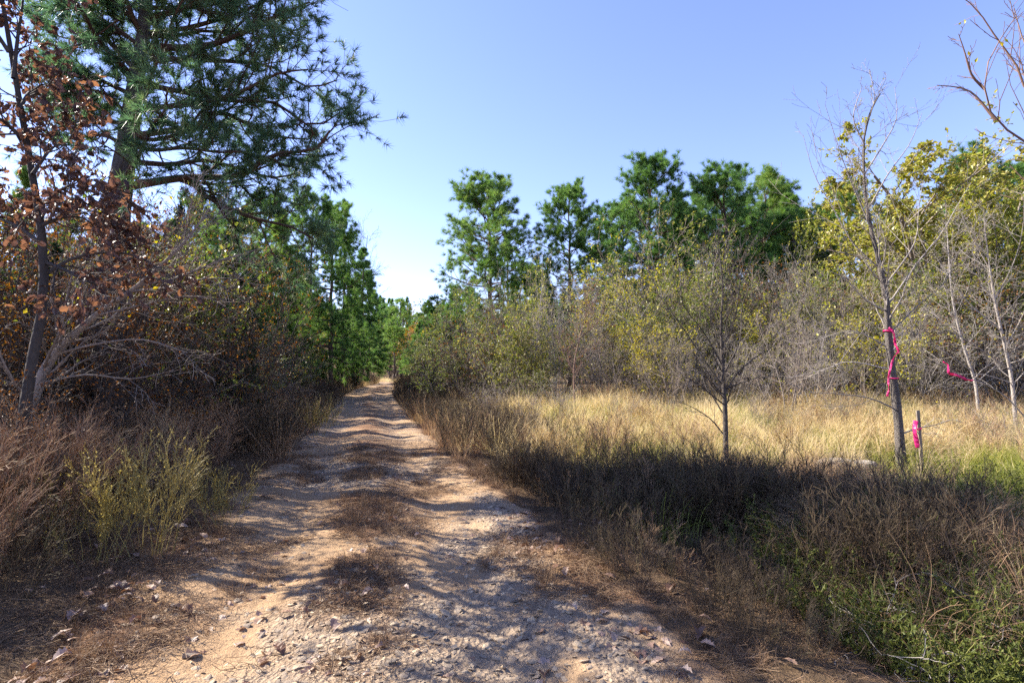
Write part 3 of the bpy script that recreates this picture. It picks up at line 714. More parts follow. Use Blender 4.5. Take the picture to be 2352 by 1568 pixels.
for i, (px, Y, H) in enumerate(((30, 8.2, 4.0), (140, 9.2, 4.6), (235, 8.6, 3.8), (330, 10.6, 4.6), (405, 12, 4.8), (475, 13.2, 4.6), (85, 11, 5.2), (560, 15, 4.6), (-20, 9.5, 4.8), (200, 12, 5.2))):
    X = (px - CX) / F_PX * Y
    q_shrub(['dark', 'rust', 'dark', 'oliv2', 'dark'][i % 5], X, Y, H, zone_left(px), None, .8)

# labels: look + place, told apart by order
from collections import defaultdict
by = defaultdict(list)
for it in pending: by[(LOOK[it[0]], it[4])].append(it)
for (look, zone), lst in by.items():
    lst.sort(key=lambda it: it[1] / it[2])
    for i, (kind, X, Y, H, z, rot, wide) in enumerate(lst):
        if len(lst) == 1: lab = look + ' ' + zone
        elif len(lst) == 2: lab = look + ' ' + zone + (', left of two' if i == 0 else ', right of two')
        else: lab = look + ' ' + zone + ', ' + (ORD[i] if i < len(ORD) else 'last') + ' from the left'
        put_shrub(kind, X, Y, H, lab, 'thicket shrubs behind the clearing' if X > float(road_c(Y)) else 'thicket shrubs left of the track', rot, None, wide)

# leafy yellow-green tree at the right, cedars, orange tree
def crown_tree(name, seed, H, spread, bark, leafmat, nleaf, lsize, stems=1, c=(16, 8, 6), rad=.14, t0=.22, up=.06, leaf=None, lean=(0, 0), ang=.85, L1=.42):
    r = np.random.default_rng(seed); P, R = shrub_stems(r, stems, H, spread, lean, n=12, rad=rad)
    return woody(name, P, R, [dict(cnt=c[0], t0=t0, L=L1, ang=ang, up=up, wig=.13, n=7, rr=.5, minr=.008), dict(cnt=c[1], t0=.2, L=.45, ang=.8, up=.03, wig=.15, n=5, rr=.55, minr=.005), dict(cnt=c[2], t0=.15, L=.45, ang=.8, up=0, wig=.15, n=3, rr=.6, minr=.004)], r=r, bark=bark, leafmat=leafmat, nleaf=nleaf, lsize=lsize, leaf=leaf)
def put_tree(parts, px, top, Y, H0, label, name, cat='tree', group=None, rot=0, wide=1.0):
    p = at(px, top, Y); g = gz(p[0], Y); s = (p[2] - g) / H0
    return thing(name, label, cat, (p[0], Y, g - .05), rot, (s * wide, s * wide, s), group, parts)
YT = crown_tree('leafy_tree', 301, 10, .2, 'bark_twig', 'leaf_lime', 42000, .13, 4, (22, 9, 7), .12, .10)
put_tree(YT, 2165, 335, 24, 10.2, 'tall tree thick with yellow-green leaves at the right', 'leafy_tree', rot=.5, wide=1.1)
put_tree(YT, 2010, 430, 27, 10.2, 'smaller yellow-green tree behind the ribboned tree top', 'leafy_tree', rot=2.5, wide=.7)
put_tree(YT, 2330, 430, 22, 10.2, 'yellow-green tree at the right edge under the dark pine', 'leafy_tree', rot=4.0, wide=.75)
OT = crown_tree('orange_tree', 302, 10, .2, 'bark_twig', 'leaf_orange', 2600, .16, 2, (16, 7, 5), .12, .25)
put_tree(OT, 570, 470, 27, 10.2, 'orange and yellow leaved tree glimpsed under the low pine limb', 'autumn_tree', rot=.5, wide=.7)
put_tree(OT, 905, 700, 85, 10.2, 'orange tree on the hill above the end of the track', 'autumn_tree', rot=1.5, wide=1.2)
BT = crown_tree('bare_slim_tree', 306, 10, .14, 'bark_pale', 'leaf_yellow', 120, .12, 3, (18, 8, 5), .07, .15)
YO = crown_tree('sparse_tree', 303, 10, .12, 'bark_pale', 'leaf_yellow', 700, .13, 2, (18, 8, 4), .09, .25)
put_tree(YO, 1210, 505, 21, 10.2, 'slim pale tree with few yellow leaves right of the track mouth', 'slim_tree', group='slim trees behind the clearing', rot=1.2, wide=.5)
put_tree(YO, 1612, 420, 24, 10.2, 'slim sparse tree rising beside the rounded pine', 'slim_tree', group='slim trees behind the clearing', rot=3.2, wide=.6)
put_tree(YO, 1490, 510, 22, 10.2, 'slim grey tree in front of the tallest pine trunk', 'slim_tree', group='slim trees behind the clearing', rot=5.0, wide=.5)
put_tree(YO, 1850, 520, 23, 10.2, 'slim pale tree under the open-crowned pine', 'slim_tree', group='slim trees behind the clearing', rot=.2, wide=.6)
for px_, tp_, Y_, w_, lab_ in ((1095, 640, 23, .5, 'slim bare tree nearest the track mouth'), (1275, 590, 20, .45, 'slim bare tree left of the narrow pine trunk'), (1385, 610, 21, .5, 'slim bare tree between the narrow and the tallest pine'), (1800, 575, 21, .5, 'slim bare tree right of the forked sapling'), (1905, 600, 19, .5, 'slim bare tree just left of the ribboned tree'), (2110, 560, 18, .6, 'slim bare tree just right of the ribboned tree')):
    put_tree(BT, px_, tp_, Y_, 10.2, lab_, 'slim_tree', group='slim trees behind the clearing', rot=px_ * .7, wide=w_)
put_tree(YO, 430, 430, 17, 10.2, 'slim tree with scattered yellow leaves behind the big pine', 'slim_tree', rot=.9, wide=.7)
put_tree(BT, 120, 380, 14, 10.2, 'slim sparse tree behind the brown oak leaves', 'slim_tree', rot=2.9, wide=.9)

def cedar(name, seed):
    r = np.random.default_rng(seed)
    return pine_meshes(name, seed, H=14, base=.03, width=3.2, nprim=64, nsec=7, tuft=needle_tuft(9, .30, .05, .9, .3, 9), tsc=1.0, ntuft=3, shape='cone', mat='cedar', r0=.18)
CD = cedar('cedar', 401)
for px, top, Y, lab, w in ((545, 500, 13.5, 'dark green cedar in the left thicket below the pine limb', .62), (120, 560, 9, 'dark cedar behind the brown oak leaves', .7), (1030, 735, 34, 'dark cedar beside the right of the far track', 1.1), (795, 720, 44, 'dark cedar at the foot of the left pines', 1.0), (2230, 700, 22, 'dark cedar in the shade under the yellow-green tree', 1.1), (420, 470, 15, 'slender cedar behind the big pine trunk', .4)):
    put_tree(CD, px, top, Y, 14, lab, 'cedar_tree', 'cedar', 'cedars in the thicket', rot=px * .1, wide=w)

# dead bare tree above the left pines
DT = crown_tree('dead_tree', 305, 10, .1, 'bark_dark', None, 0, .1, 1, (24, 8, 4), .10, .3)
put_tree(DT, 850, 500, 58, 10.2, 'bare dead tree sticking out right of the left pines', 'dead_tree', rot=1.0, wide=.75)

# brown-leaved oak and leaning stem on the left
def oak():
    r = np.random.default_rng(88); Y0 = 5.6
    foot = at(30, 1010, Y0); foot[2] = gz(foot[0], Y0) - .05
    tp = [foot, at(70, 850, Y0), at(95, 720, Y0 + .1), at(98, 560, Y0 + .2), at(65, 350, Y0 + .3), at(25, 120, Y0 + .3), at(-15, -120, Y0 + .3)]
    tr = resample(tp, 16)[None]; R = (.06 * np.linspace(1, .25, 16))[None]
    limbs = [[(95, 640), (150, 600), (230, 580), (320, 590), (400, 640)], [(85, 480), (120, 450), (150, 430), (175, 420)], [(75, 400), (110, 350), (140, 330), (165, 350)], [(95, 560), (40, 520), (-10, 500), (-80, 480)], [(60, 330), (10, 280), (-50, 250), (-110, 200)], [(30, 180), (40, 90), (50, 20), (60, -60)], [(20, 120), (-20, 60), (-70, 0), (-110, -60)], [(98, 600), (150, 620), (210, 650), (260, 640)], [(45, 250), (70, 210), (95, 220), (120, 250)], [(90, 520), (140, 500), (190, 500), (215, 520)]]
    P1 = np.array([resample([at(x, y, Y0 + .2 + dy * j / 3) for j, (x, y) in enumerate(l)], 9) for l, dy in zip(limbs, (.5, -.4, .3, .2, -.6, .3, -.3, -.5, .5, .3))]); R1 = np.tile(.022 * np.linspace(1, .3, 9), (len(limbs), 1))
    P2, R2 = grow(P1, R1, 11, .15, 1, .6, .8, .0, .15, 6, .55, .3, r=r, minr=.004)
    P3, R3 = grow(P2, R2, 5, .2, 1, .38, .8, -.02, .15, 4, .6, .3, r=r, minr=.003)
    br = joinm([tubes(tr, R, 10), tubes(P1, R1, 6), tubes(P2, R2, 4), tubes(P3, R3, 3)])
    pos, d = sample_on(P3, 7, .15, 1.02, r); keep = r.random(len(pos)) < np.where(pos[:, 0] > -4.3, .55, 1.0); pos, d = pos[keep], d[keep]
    d = norm(d + .8 * r.normal(size=d.shape) + np.array([0, 0, -.7]))
    fv = stamp(*OAK, pos, frames(d, r), .055 + .055 * r.random(len(pos)), r)
    thing('oak_tree', 'oak holding red-brown dead leaves at the left edge', 'oak', foot, 0, 1, None, [('branchwork', mesh('oak_branchwork', br[0] - foot, br[1], M['bark_dark'], br[2], True)), ('leaves', mesh('oak_leaves', fv[0] - foot, fv[1], M['leaf_oak'], fv[2]))])
oak()

def hand_tree(name, label, cat, Y0, trunk, rads, limbs, bark, levels, leafmat=None, nleaf=0, lsize=.05, seed=1, k0=10, rough=0., drop=True, lrad=.016, group=None):
    r = np.random.default_rng(seed); foot = at(trunk[0][0], trunk[0][1], Y0)
    if drop: foot[2] = gz(foot[0], Y0) - .05
    tp = [foot] + [at(p[0], p[1], Y0 + (p[2] if len(p) > 2 else 0)) for p in trunk[1:]]
    tr = resample(tp, 24)[None]; R = np.interp(np.linspace(0, 1, 24), np.linspace(0, 1, len(rads)), rads)[None]
    tv = list(tubes(tr, R, 14))
    if rough:
        ang = np.tile(np.arange(14), 24); seg = np.repeat(np.arange(24), 14); tv[0] = tv[0] + norm(tv[0] - np.repeat(tr[0], 14, 0)) * (rough * (vn(ang * 1.3, seg * 1.1, 63) - .5))[:, None]
    P1 = []; R1 = []
    for l in limbs:
        dy = l[0]; q = resample([at(x, y, Y0 + dy * j / (len(l) - 2)) for j, (x, y) in enumerate(l[1:])], 10); P1.append(q); R1.append(lrad * np.linspace(1, .25, 10))
    P1 = np.array(P1); R1 = np.array(R1)
    # own shoots from the trunk
    Pt, Rt = grow(tr, R, 26, .25, .98, 1.0, .75, .08, .12, 10, .32, .35, r=r, minr=.005)
    P1 = np.concatenate([P1, Pt]); R1 = np.concatenate([R1, np.maximum(Rt, .004)])
    chain = [(P1, R1, 6)]; P, R2 = P1, R1
    for lv in levels:
        P, R2 = grow(P, R2, lv['cnt'], lv.get('t0', .2), 1., plen(P) * lv['L'], lv['ang'], lv.get('up', .04), lv.get('wig', .12), lv.get('n', 5), .6, .4, r=r, minr=lv.get('minr', .003)); chain.append((P, R2, 3))
    parts = [('trunk', mesh(name + '_trunk', tv[0] - foot, tv[1], M[bark], tv[2], True))]
    for i in range(len(P1)):                 # every limb with its twigs is a part
        js = []
        for Pc, Rc, kk in chain:
            m_ = len(Pc) // len(P1); js.append(tubes(Pc[i * m_:(i + 1) * m_], Rc[i * m_:(i + 1) * m_], kk))
        w = joinm(js); parts.append(('limb', mesh(name + '_limb', w[0] - foot, w[1], M['bark_pale' if bark == 'bark_rough' else bark], w[2], True)))
    if nleaf:
        pos, d = sample_on(P, 1, .6, 1.05, r); s = r.permutation(len(pos))[:nleaf]
        fv = stamp(*LEAF, pos[s], frames(norm(d[s] + .6 * r.normal(size=(len(s), 3))), r), lsize * (.7 + .6 * r.random(len(s))), r)
        parts.append(('foliage', mesh(name + '_foliage', fv[0] - foot, fv[1], M[leafmat], fv[2])))
    return thing(name, label, cat, foot, 0, 1, group, parts), foot

LV = [dict(cnt=6, L=.45, ang=.7, up=.05), dict(cnt=4, L=.45, ang=.7, up=.03, n=4)]
ribbon_tree, rt_foot = hand_tree('bare_tree', 'bare rough-barked tree with pink ribbons tied to its trunk', 'tree', 10.3,
    [(2072, 1066), (2060, 940), (2050, 850), (2040, 770), (2037, 700), (2022, 610), (2000, 520), (1986, 430), (1985, 320), (1998, 262), (2022, 215)], [.080, .068, .060, .048, .037, .022, .014, .005],
    [(.3, (2040, 700), (2110, 600), (2160, 540), (2200, 470), (2230, 420)), (-.5, (2037, 715), (1990, 690), (1940, 640), (1900, 620)), (.4, (2025, 620), (1960, 560), (1915, 480), (1870, 400), (1845, 310)), (-.4, (2000, 520), (1960, 430), (1930, 350), (1895, 240)), (.3, (1995, 480), (2040, 400), (2090, 330), (2118, 260)), (.5, (2045, 800), (1960, 760), (1880, 780), (1830, 790)), (-.5, (2040, 770), (2110, 700), (2170, 650), (2190, 600)), (.6, (2050, 850), (1950, 830), (1890, 850), (1800, 870)), (-.3, (2058, 940), (2000, 915), (1930, 905), (1850, 900)), (.2, (2065, 1000), (2100, 985), (2150, 975), (2190, 962)), (.2, (1986, 400), (2030, 330), (2060, 270), (2055, 200)), (-.2, (1985, 330), (1960, 270), (1980, 200), (1976, 190)), (.7, (2030, 660), (2100, 560), (2110, 480), (2120, 420))],
    'bark_rough', LV, 'leaf_yellow', 30, .06, 501, rough=.03, lrad=.015)
hand_tree('forked_sapling', 'dark multi-stemmed bare sapling standing in the tall grass', 'tree', 9.7,
    [(1667, 1062), (1666, 950), (1662, 880), (1658, 800), (1656, 740), (1660, 660), (1650, 560)], [.05, .043, .038, .028, .019, .012, .005],
    [(.2, (1663, 890), (1620, 830), (1580, 770), (1530, 700), (1490, 650)), (-.3, (1664, 905), (1700, 850), (1760, 800), (1800, 740)), (.3, (1664, 1000), (1630, 960), (1580, 930), (1540, 918)), (.4, (1660, 850), (1640, 750), (1610, 680), (1600, 600)), (-.4, (1662, 895), (1730, 870), (1800, 860)), (.1, (1658, 800), (1690, 720), (1700, 640), (1720, 560)), (-.2, (1664, 930), (1600, 880), (1560, 860)), (.4, (1662, 860), (1700, 780), (1705, 700), (1740, 620)), (-.3, (1660, 840), (1615, 760), (1570, 700), (1560, 620))],
    'bark_dark', LV, 'leaf_yellow', 16, .05, 502, lrad=.014)
hand_tree('bare_tree', 'pale bare tree spreading twigs at the right edge below the branches', 'tree', 13.5,
    [(2335, 1000), (2325, 880), (2305, 780), (2285, 690), (2270, 590), (2260, 500)], [.045, .04, .034, .026, .017, .007],
    [(.3, (2320, 850), (2250, 800), (2180, 760), (2120, 740)), (-.3, (2310, 800), (2360, 700), (2380, 620)), (.2, (2300, 760), (2220, 690), (2170, 620), (2130, 560)), (.3, (2325, 880), (2260, 860), (2190, 860), (2130, 850)), (-.4, (2285, 690), (2330, 600), (2350, 520), (2352, 450)), (.2, (2275, 620), (2230, 540), (2200, 470))],
    'bark_pale', [dict(cnt=8, L=.5, ang=.8, up=.0), dict(cnt=5, L=.45, ang=.8, up=0, n=4)], 'leaf_yellow', 120, .05, 503, lrad=.014)
hand_tree('bare_tree', 'pale bare tree leaning left behind the loose pink ribbon', 'tree', 15.0,
    [(2250, 960), (2240, 880), (2215, 800), (2190, 700), (2180, 600), (2175, 520)], [.04, .035, .028, .02, .014, .006],
    [(.3, (2230, 850), (2160, 800), (2120, 770), (2070, 760)), (-.3, (2215, 800), (2280, 720), (2310, 640)), (.2, (2200, 740), (2140, 660), (2110, 600)), (-.2, (2240, 880), (2300, 830), (2340, 810))],
    'bark_pale', [dict(cnt=8, L=.5, ang=.8, up=.0), dict(cnt=5, L=.45, ang=.8, up=0, n=4)], 'leaf_yellow', 90, .05, 504, lrad=.013)
hand_tree('overhanging_tree', 'bare branches with a few cream leaves overhanging the top right corner', 'tree', 6.2,
    [(2560, 1180), (2540, 900), (2520, 650), (2500, 430), (2470, 250), (2440, 60), (2400, -120)], [.09, .08, .065, .05, .035, .02, .008],
    [(-.2, (2500, 430), (2350, 322), (2287, 276), (2262, 205), (2275, 130), (2332, 40)), (.2, (2287, 276), (2235, 215), (2195, 200), (2152, 196)), (.1, (2470, 260), (2372, 230), (2335, 150), (2292, 92), (2242, 20), (2190, -20)), (-.1, (2262, 205), (2232, 172), (2216, 120), (2202, 78)), (.3, (2480, 300), (2400, 200), (2350, 90), (2330, 20)), (.2, (2510, 560), (2420, 480), (2360, 420), (2320, 380))],
    'bark_red', [dict(cnt=7, L=.3, ang=.6, up=.05), dict(cnt=3, L=.4, ang=.7, up=.03, n=4)], 'leaf_yellow', 90, .05, 505, lrad=.016)
hand_tree('leaning_stem', 'leaning grey stem with fine pale twigs in the left thicket', 'tree', 7.2,
    [(30, 1040), (75, 920), (125, 815), (220, 725), (318, 655), (420, 560), (480, 480)], [.085, .075, .062, .045, .03, .018, .008],
    [(.3, (125, 815), (150, 700), (170, 620), (215, 540)), (-.3, (220, 725), (330, 700), (430, 680), (520, 690)), (.2, (318, 655), (400, 640), (500, 600), (600, 570)), (-.2, (125, 815), (220, 790), (330, 780), (430, 810)), (.2, (90, 880), (200, 860), (300, 870), (400, 850)), (-.4, (300, 670), (380, 660), (470, 640), (560, 640))],
    'bark_twig', [dict(cnt=9, L=.45, ang=.6, up=-.01), dict(cnt=5, L=.45, ang=.7, up=-.02, n=4)], 'leaf_yellow', 110, .06, 506, lrad=.018)
hand_tree('bare_sapling', 'thin dark sapling behind the golden grass under the narrow pine', 'tree', 17.5,
    [(1322, 920), (1318, 850), (1330, 780), (1345, 720), (1350, 660)], [.03, .028, .02, .012, .006], [(.3, (1320, 860), (1290, 800), (1280, 750)), (-.2, (1330, 780), (1380, 730), (1390, 690))], 'bark_red', LV, 'leaf_rust', 120, .06, 507)

# ------------------------------------------------------------------ stake, ribbons, rocks
def stake():
    r = np.random.default_rng(5); b = at(2119, 1074, 9.95); b[2] = gz(b[0], 9.95) - .08; t = at(2108, 942, 9.9)
    ax = norm(t - b); L = np.linalg.norm(t - b); x = norm(np.cross(ax, [0, 1, .2])); y = np.cross(ax, x)
    w, d = .026, .016; V = []; F = []
    lev = np.linspace(0, L, 9)
    for i, l in enumerate(lev):
        for sx, sy in ((-1, -1), (1, -1), (1, 1), (-1, 1)): V.append(ax * l + x * sx * (w + .0012 * r.normal()) + y * sy * (d + .001 * r.normal()))
    for i in range(8):
        for j in range(4): a = i * 4; F.append((a + j, a + (j + 1) % 4, a + 4 + (j + 1) % 4, a + 4 + j))
    F.append((32, 33, 34, 35))
    m = bark_mat('weathered_wood', [(.15, .12, .09), (.26, .215, .165), (.36, .30, .24)], 40, (1, 1, .06), .3)
    single('wooden_stake', mesh('wooden_stake', np.array(V), np.array(F), m), 'weathered wooden survey stake beside the ribboned tree', 'stake', b)
    return b, ax
stake_b, stake_ax = stake()
mp, ntp, outp = node_mat('pink_ribbon'); pp = ntp.nodes.new('ShaderNodeBsdfPrincipled'); pp.inputs['Base Color'].default_value = (.66, .03, .20, 1); pp.inputs['Roughness'].default_value = .4
tt = ntp.nodes.new('ShaderNodeBsdfTranslucent'); tt.inputs[0].default_value = (.75, .04, .24, 1); mm = ntp.nodes.new('ShaderNodeMixShader'); mm.inputs[0].default_value = .4
ntp.links.new(pp.outputs[0], mm.inputs[1]); ntp.links.new(tt.outputs[0], mm.inputs[2]); ntp.links.new(mm.outputs[0], outp.inputs[0]); M['ribbon'] = mp
def ribbon_strip(pts, w, seed, twist=1.2):
    r = np.random.default_rng(seed); P = resample(pts, 22); T = norm(np.gradient(P, axis=0)); a0 = r.random() * 1.2
    V = []; F = []
    for i in range(22):
        s = norm(np.cross(T[i], [0, 1, 0])); u = np.cross(T[i], s); a = a0 + twist * math.sin(i * .35 + seed) ; dv = s * math.cos(a) + u * math.sin(a); nv = np.cross(T[i], dv)
        cr = .006 * math.sin(i * 2.1)
        for k, sg in enumerate((-1, -.33, .33, 1)): V.append(P[i] + dv * w / 2 * sg + nv * (cr + .006 * (k % 2)))
    for i in range(21):
        for k in range(3): a = i * 4 + k; F.append((a, a + 1, a + 5, a + 4))
    return np.array(V), np.array(F)
def ring(c, ax, rad, w, seed):
    x = norm(np.cross(ax, [0, 1, .1])); y = np.cross(ax, x); V = []; F = []
    for i in range(16):
        a = i * 2 * math.pi / 16; rr = rad * (1 + .05 * math.sin(i * 3 + seed))
        for s in (-.5, 0, .5): V.append(c + (x * math.cos(a) + y * math.sin(a)) * (rr + .004 * (s == 0)) + ax * (s * w + .008 * math.sin(2 * a + seed)))
    for i in range(16):
        for s in (0, 1): a = i * 3 + s; b = ((i + 1) % 16) * 3 + s; F.append((a, a + 1, b + 1, b))
    return np.array(V), np.array(F)
def ribbon(label, parts):
    ms = joinm([(V, F, np.zeros(len(V))) for V, F in parts]); org = ms[0].mean(0)
    o = single('ribbon', mesh('ribbon', ms[0] - org, ms[1], M['ribbon'], smooth=True), label, 'ribbon', org, group='pink marker ribbons')
    md = o.modifiers.new('thickness', 'SOLIDIFY'); md.thickness = .0008
Yr = 10.16
ribbon('long twisted pink ribbon hanging down the trunk of the bare tree', [ring(at(2040, 760, 10.3), np.array([0, 0, 1.]), .075, .03, 1), ribbon_strip([at(2042, 752, Yr), at(2052, 762, Yr - .03), at(2057, 790, Yr), at(2065, 806, Yr - .02)], .042, 2, .9), ribbon_strip([at(2065, 806, Yr - .02), at(2052, 822, Yr - .02), at(2046, 845, Yr - .03), at(2040, 868, Yr)], .032, 3, 1.0)])
ribbon('short pink ribbon tail low on the trunk of the bare tree', [ring(at(2052, 868, 10.3), np.array([0, 0, 1.]), .088, .02, 2), ribbon_strip([at(2042, 868, Yr), at(2041, 880, Yr - .02), at(2042, 892, Yr - .03), at(2038, 910, Yr - .02)], .034, 4, 1.0)])
sc_ = stake_b + stake_ax * .87
ribbon('pink ribbon knotted round the wooden stake', [ring(sc_, stake_ax, .036, .03, 3), ribbon_strip([at(2104, 966, 9.86), at(2101, 985, 9.83), at(2104, 1005, 9.84), at(2109, 1028, 9.84)], .075, 5, .35)])
ribbon('loose pink ribbon caught on a twig at the right', [ribbon_strip([at(2166, 830, 11.5), at(2178, 838, 11.45), at(2180, 856, 11.45), at(2200, 862, 11.5), at(2222, 872, 11.45), at(2238, 873, 11.5)], .05, 7, .9)])
def branch_for_ribbon():
    pts = [at(2120, 800, 11.8), at(2166, 832, 11.5), at(2210, 866, 11.52), at(2260, 880, 11.6), at(2330, 930, 11.7), at(2420, 1010, 11.7)]
    pts[-1][2] = gz(pts[-1][0], 11.7)
    P = resample(pts[::-1], 18)[None]; R = (.02 * np.linspace(1, .25, 18))[None]
    P2, R2 = grow(P, R, 12, .3, 1, .6, .7, .08, .12, 5, .5, .4, r=np.random.default_rng(6)); j = joinm([tubes(P, R, 6), tubes(P2, R2, 3)])
    single('arching_sapling', mesh('arching_sapling', j[0] - P[0, 0], j[1], M['bark_pale'], j[2], True), 'thin bent sapling carrying the loose pink ribbon', 'sapling', P[0, 0])
branch_for_ribbon()

ICO_V = None
def stone_mesh(seed, flat, mat, sub=0, name='stone'):
    r = np.random.default_rng(seed); ph = (1 + 5 ** .5) / 2
    V = norm(np.array([(-1, ph, 0), (1, ph, 0), (-1, -ph, 0), (1, -ph, 0), (0, -1, ph), (0, 1, ph), (0, -1, -ph), (0, 1, -ph), (ph, 0, -1), (ph, 0, 1), (-ph, 0, -1), (-ph, 0, 1)], float))
    F = np.array([(0, 11, 5), (0, 5, 1), (0, 1, 7), (0, 7, 10), (0, 10, 11), (1, 5, 9), (5, 11, 4), (11, 10, 2), (10, 7, 6), (7, 1, 8), (3, 9, 4), (3, 4, 2), (3, 2, 6), (3, 6, 8), (3, 8, 9), (4, 9, 5), (2, 4, 11), (6, 2, 10), (8, 6, 7), (9, 8, 1)])
    for _ in range(sub):
        nf = []; V = list(V); c = {}
        def mid(a, b):
            k = (min(a, b), max(a, b))
            if k not in c: c[k] = len(V); V.append(norm(((V[a] + V[b]) / 2)[None])[0])
            return c[k]
        for a, b, d in F: x, y, z = mid(a, b), mid(b, d), mid(d, a); nf += [(a, x, z), (b, y, x), (d, z, y), (x, y, z)]
        F = np.array(nf); V = np.array(V)
    V = V * (1 + .16 * r.normal(size=(len(V), 1)) * (.4 if sub else 1)); V[:, :2] *= np.array([1, .55 + .35 * r.random()])
    V[:, 2] = np.clip(V[:, 2], -.75, .6) * flat
    return mesh(name, V, F, M[mat], np.full(len(V), r.random()))
for px, py, Y, w, lab in ((1918, 1066, 10.2, .33, 'flat grey lichen-covered rock left of the ribboned tree'), (1985, 1072, 10.1, .22, 'low broken rock between the flat rock and the ribboned tree')):
    p = at(px, py, Y); single('rock', stone_mesh(int(px), .42, 'rock', 2, 'rock'), lab, 'rock', (p[0], Y, gz(p[0], Y) + .1), (.05, -.04, .3), w, 'rocks by the ribboned tree')

# ------------------------------------------------------------------ stones and fallen leaves one can pick out
STONES = [stone_mesh(600 + i, f, 'shale', 0) for i, f in enumerate((.28, .35, .22, .45, .3, .25))]
def surf(x, y):
    o = x - float(road_c(y))
    return float(road_z(np.array(o), np.array(y))) if abs(o) < 1.9 else gz(x, y)
rs = np.random.default_rng(71); n = 0
while n < 240:
    Y = 2.5 + 7.5 * rs.random() ** 1.7; o = (rs.random() - .5) * 3.4
    if rs.random() > .2 + .8 * float(gravel(np.array(o), np.array(Y))): continue
    x = o + float(road_c(Y)); s = .022 + .042 * rs.random() ** 2.0
    side = 'left rut' if o < -.3 else ('right rut' if o > .3 else 'middle strip')
    near = 'at the very front of' if Y < 3.6 else ('near the front of' if Y < 5.5 else 'farther up')
    size = 'broad flat shale stone' if s > .045 else ('small shale stone' if s < .031 else 'flat shale stone')
    single('stone', STONES[n % 6], '%s lying in the %s %s the track' % (size, side, near), 'stone', (x, Y, surf(x, Y) - s * .04), (.2 * rs.normal(), .2 * rs.normal(), rs.random() * 6.28), s, '%s in the %s %s the track' % (size, side, near)); n += 1
LEAVES = []
for i in range(5):
    V, Fq = oak_leaf(700 + i, .2 + .15 * i); V = V - np.array([0, .5, 0]); LEAVES.append(mesh('fallen_leaf', V, Fq, M['fallen'], np.full(len(V), .5)))
def leaf_at(x, Y, s, label, group):
    single('fallen_leaf', LEAVES[int(rs.random() * 5)], label, 'leaf', (x, Y, surf(x, Y) + .045), (.22 * rs.normal(), .22 * rs.normal(), rs.random() * 6.28), s, group)
def leaf_cluster(px, py, sx, sy, cnt, label):
    for _ in range(cnt):
        for _k in range(5):
            qx, qy = px + sx * rs.normal(), py + sy * rs.normal()
            if qy > 1000: break
        Y = EYE * F_PX / max(60, qy - 862 + 0); Y = min(Y, 12); x = (qx - CX) / F_PX * Y
        leaf_at(x, Y, .07 + .055 * rs.random(), label, label)
leaf_cluster(290, 1370, 60, 45, 34, 'dry brown leaf in the drift beside the left verge weeds')
leaf_cluster(480, 1230, 60, 30, 12, 'dry leaf on the left edge of the track below the yellow-green weed')
leaf_cluster(1400, 1250, 90, 50, 22, 'curled pale leaf in the shade along the right edge of the track')
leaf_cluster(1330, 1210, 40, 20, 8, 'upturned pale leaf under the dark weeds on the right')
leaf_cluster(130, 1500, 70, 50, 12, 'dry leaf in the lower left corner')
leaf_cluster(1640, 1430, 130, 80, 16, 'pale leaf on the shaded ground at the lower right')
leaf_cluster(800, 1420, 120, 60, 10, 'dry leaf on the middle strip near the front')
leaf_cluster(780, 1220, 120, 40, 8, 'dry leaf on the sunny left rut')
leaf_cluster(1150, 1050, 60, 25, 12, 'russet leaf at the grassy right edge farther up the track')
leaf_cluster(1310, 1385, 8, 6, 1, 'dark curled leaf standing upright in the right rut')
leaf_cluster(2060, 1074, 45, 8, 16, 'russet leaf at the foot of the ribboned tree')

# ------------------------------------------------------------------ low growth: uncountable masses
def grass_clump(seed, nb, H, spread, width, mat, bend=.5, rad=.08, seg=4):
    r = np.random.default_rng(seed); az = r.random(nb) * 6.28; b = np.stack([np.cos(az), np.sin(az), 0 * az], 1) * (rad * np.sqrt(r.random(nb)))[:, None]
    lean = spread * r.random(nb); d = norm(np.stack([np.cos(az) * lean, np.sin(az) * lean, np.ones(nb)], 1) + .12 * r.normal(size=(nb, 3))); L = H * (.55 + .6 * r.random(nb)); side = norm(np.cross(d, r.normal(size=(nb, 3))))
    pts = [b]; out = np.stack([np.cos(az), np.sin(az), 0 * az], 1)
    bd = bend * (.3 + 1.1 * r.random(nb))
    for k in range(seg):
        d = norm(d + (out * .6 + np.array([0, 0, -.55])) * (bd * (k / seg) * .6)[:, None] + .06 * r.normal(size=d.shape)); pts.append(pts[-1] + d * (L / seg)[:, None])
    P = np.stack(pts, 1); w = width * np.linspace(1, .25, seg + 1)[None, :, None] * (.6 + .7 * r.random(nb))[:, None, None] / 2
    V = np.stack([P - side[:, None] * w, P + side[:, None] * w], 2).reshape(-1, 3); m = seg + 1
    base = (np.arange(nb) * m * 2)[:, None] + (np.arange(seg) * 2)[None]; F = np.stack([base, base + 1, base + 3, base + 2], -1).reshape(-1, 4)
    return mesh('clump', V, F, M[mat], np.repeat(r.random(nb), m * 2))
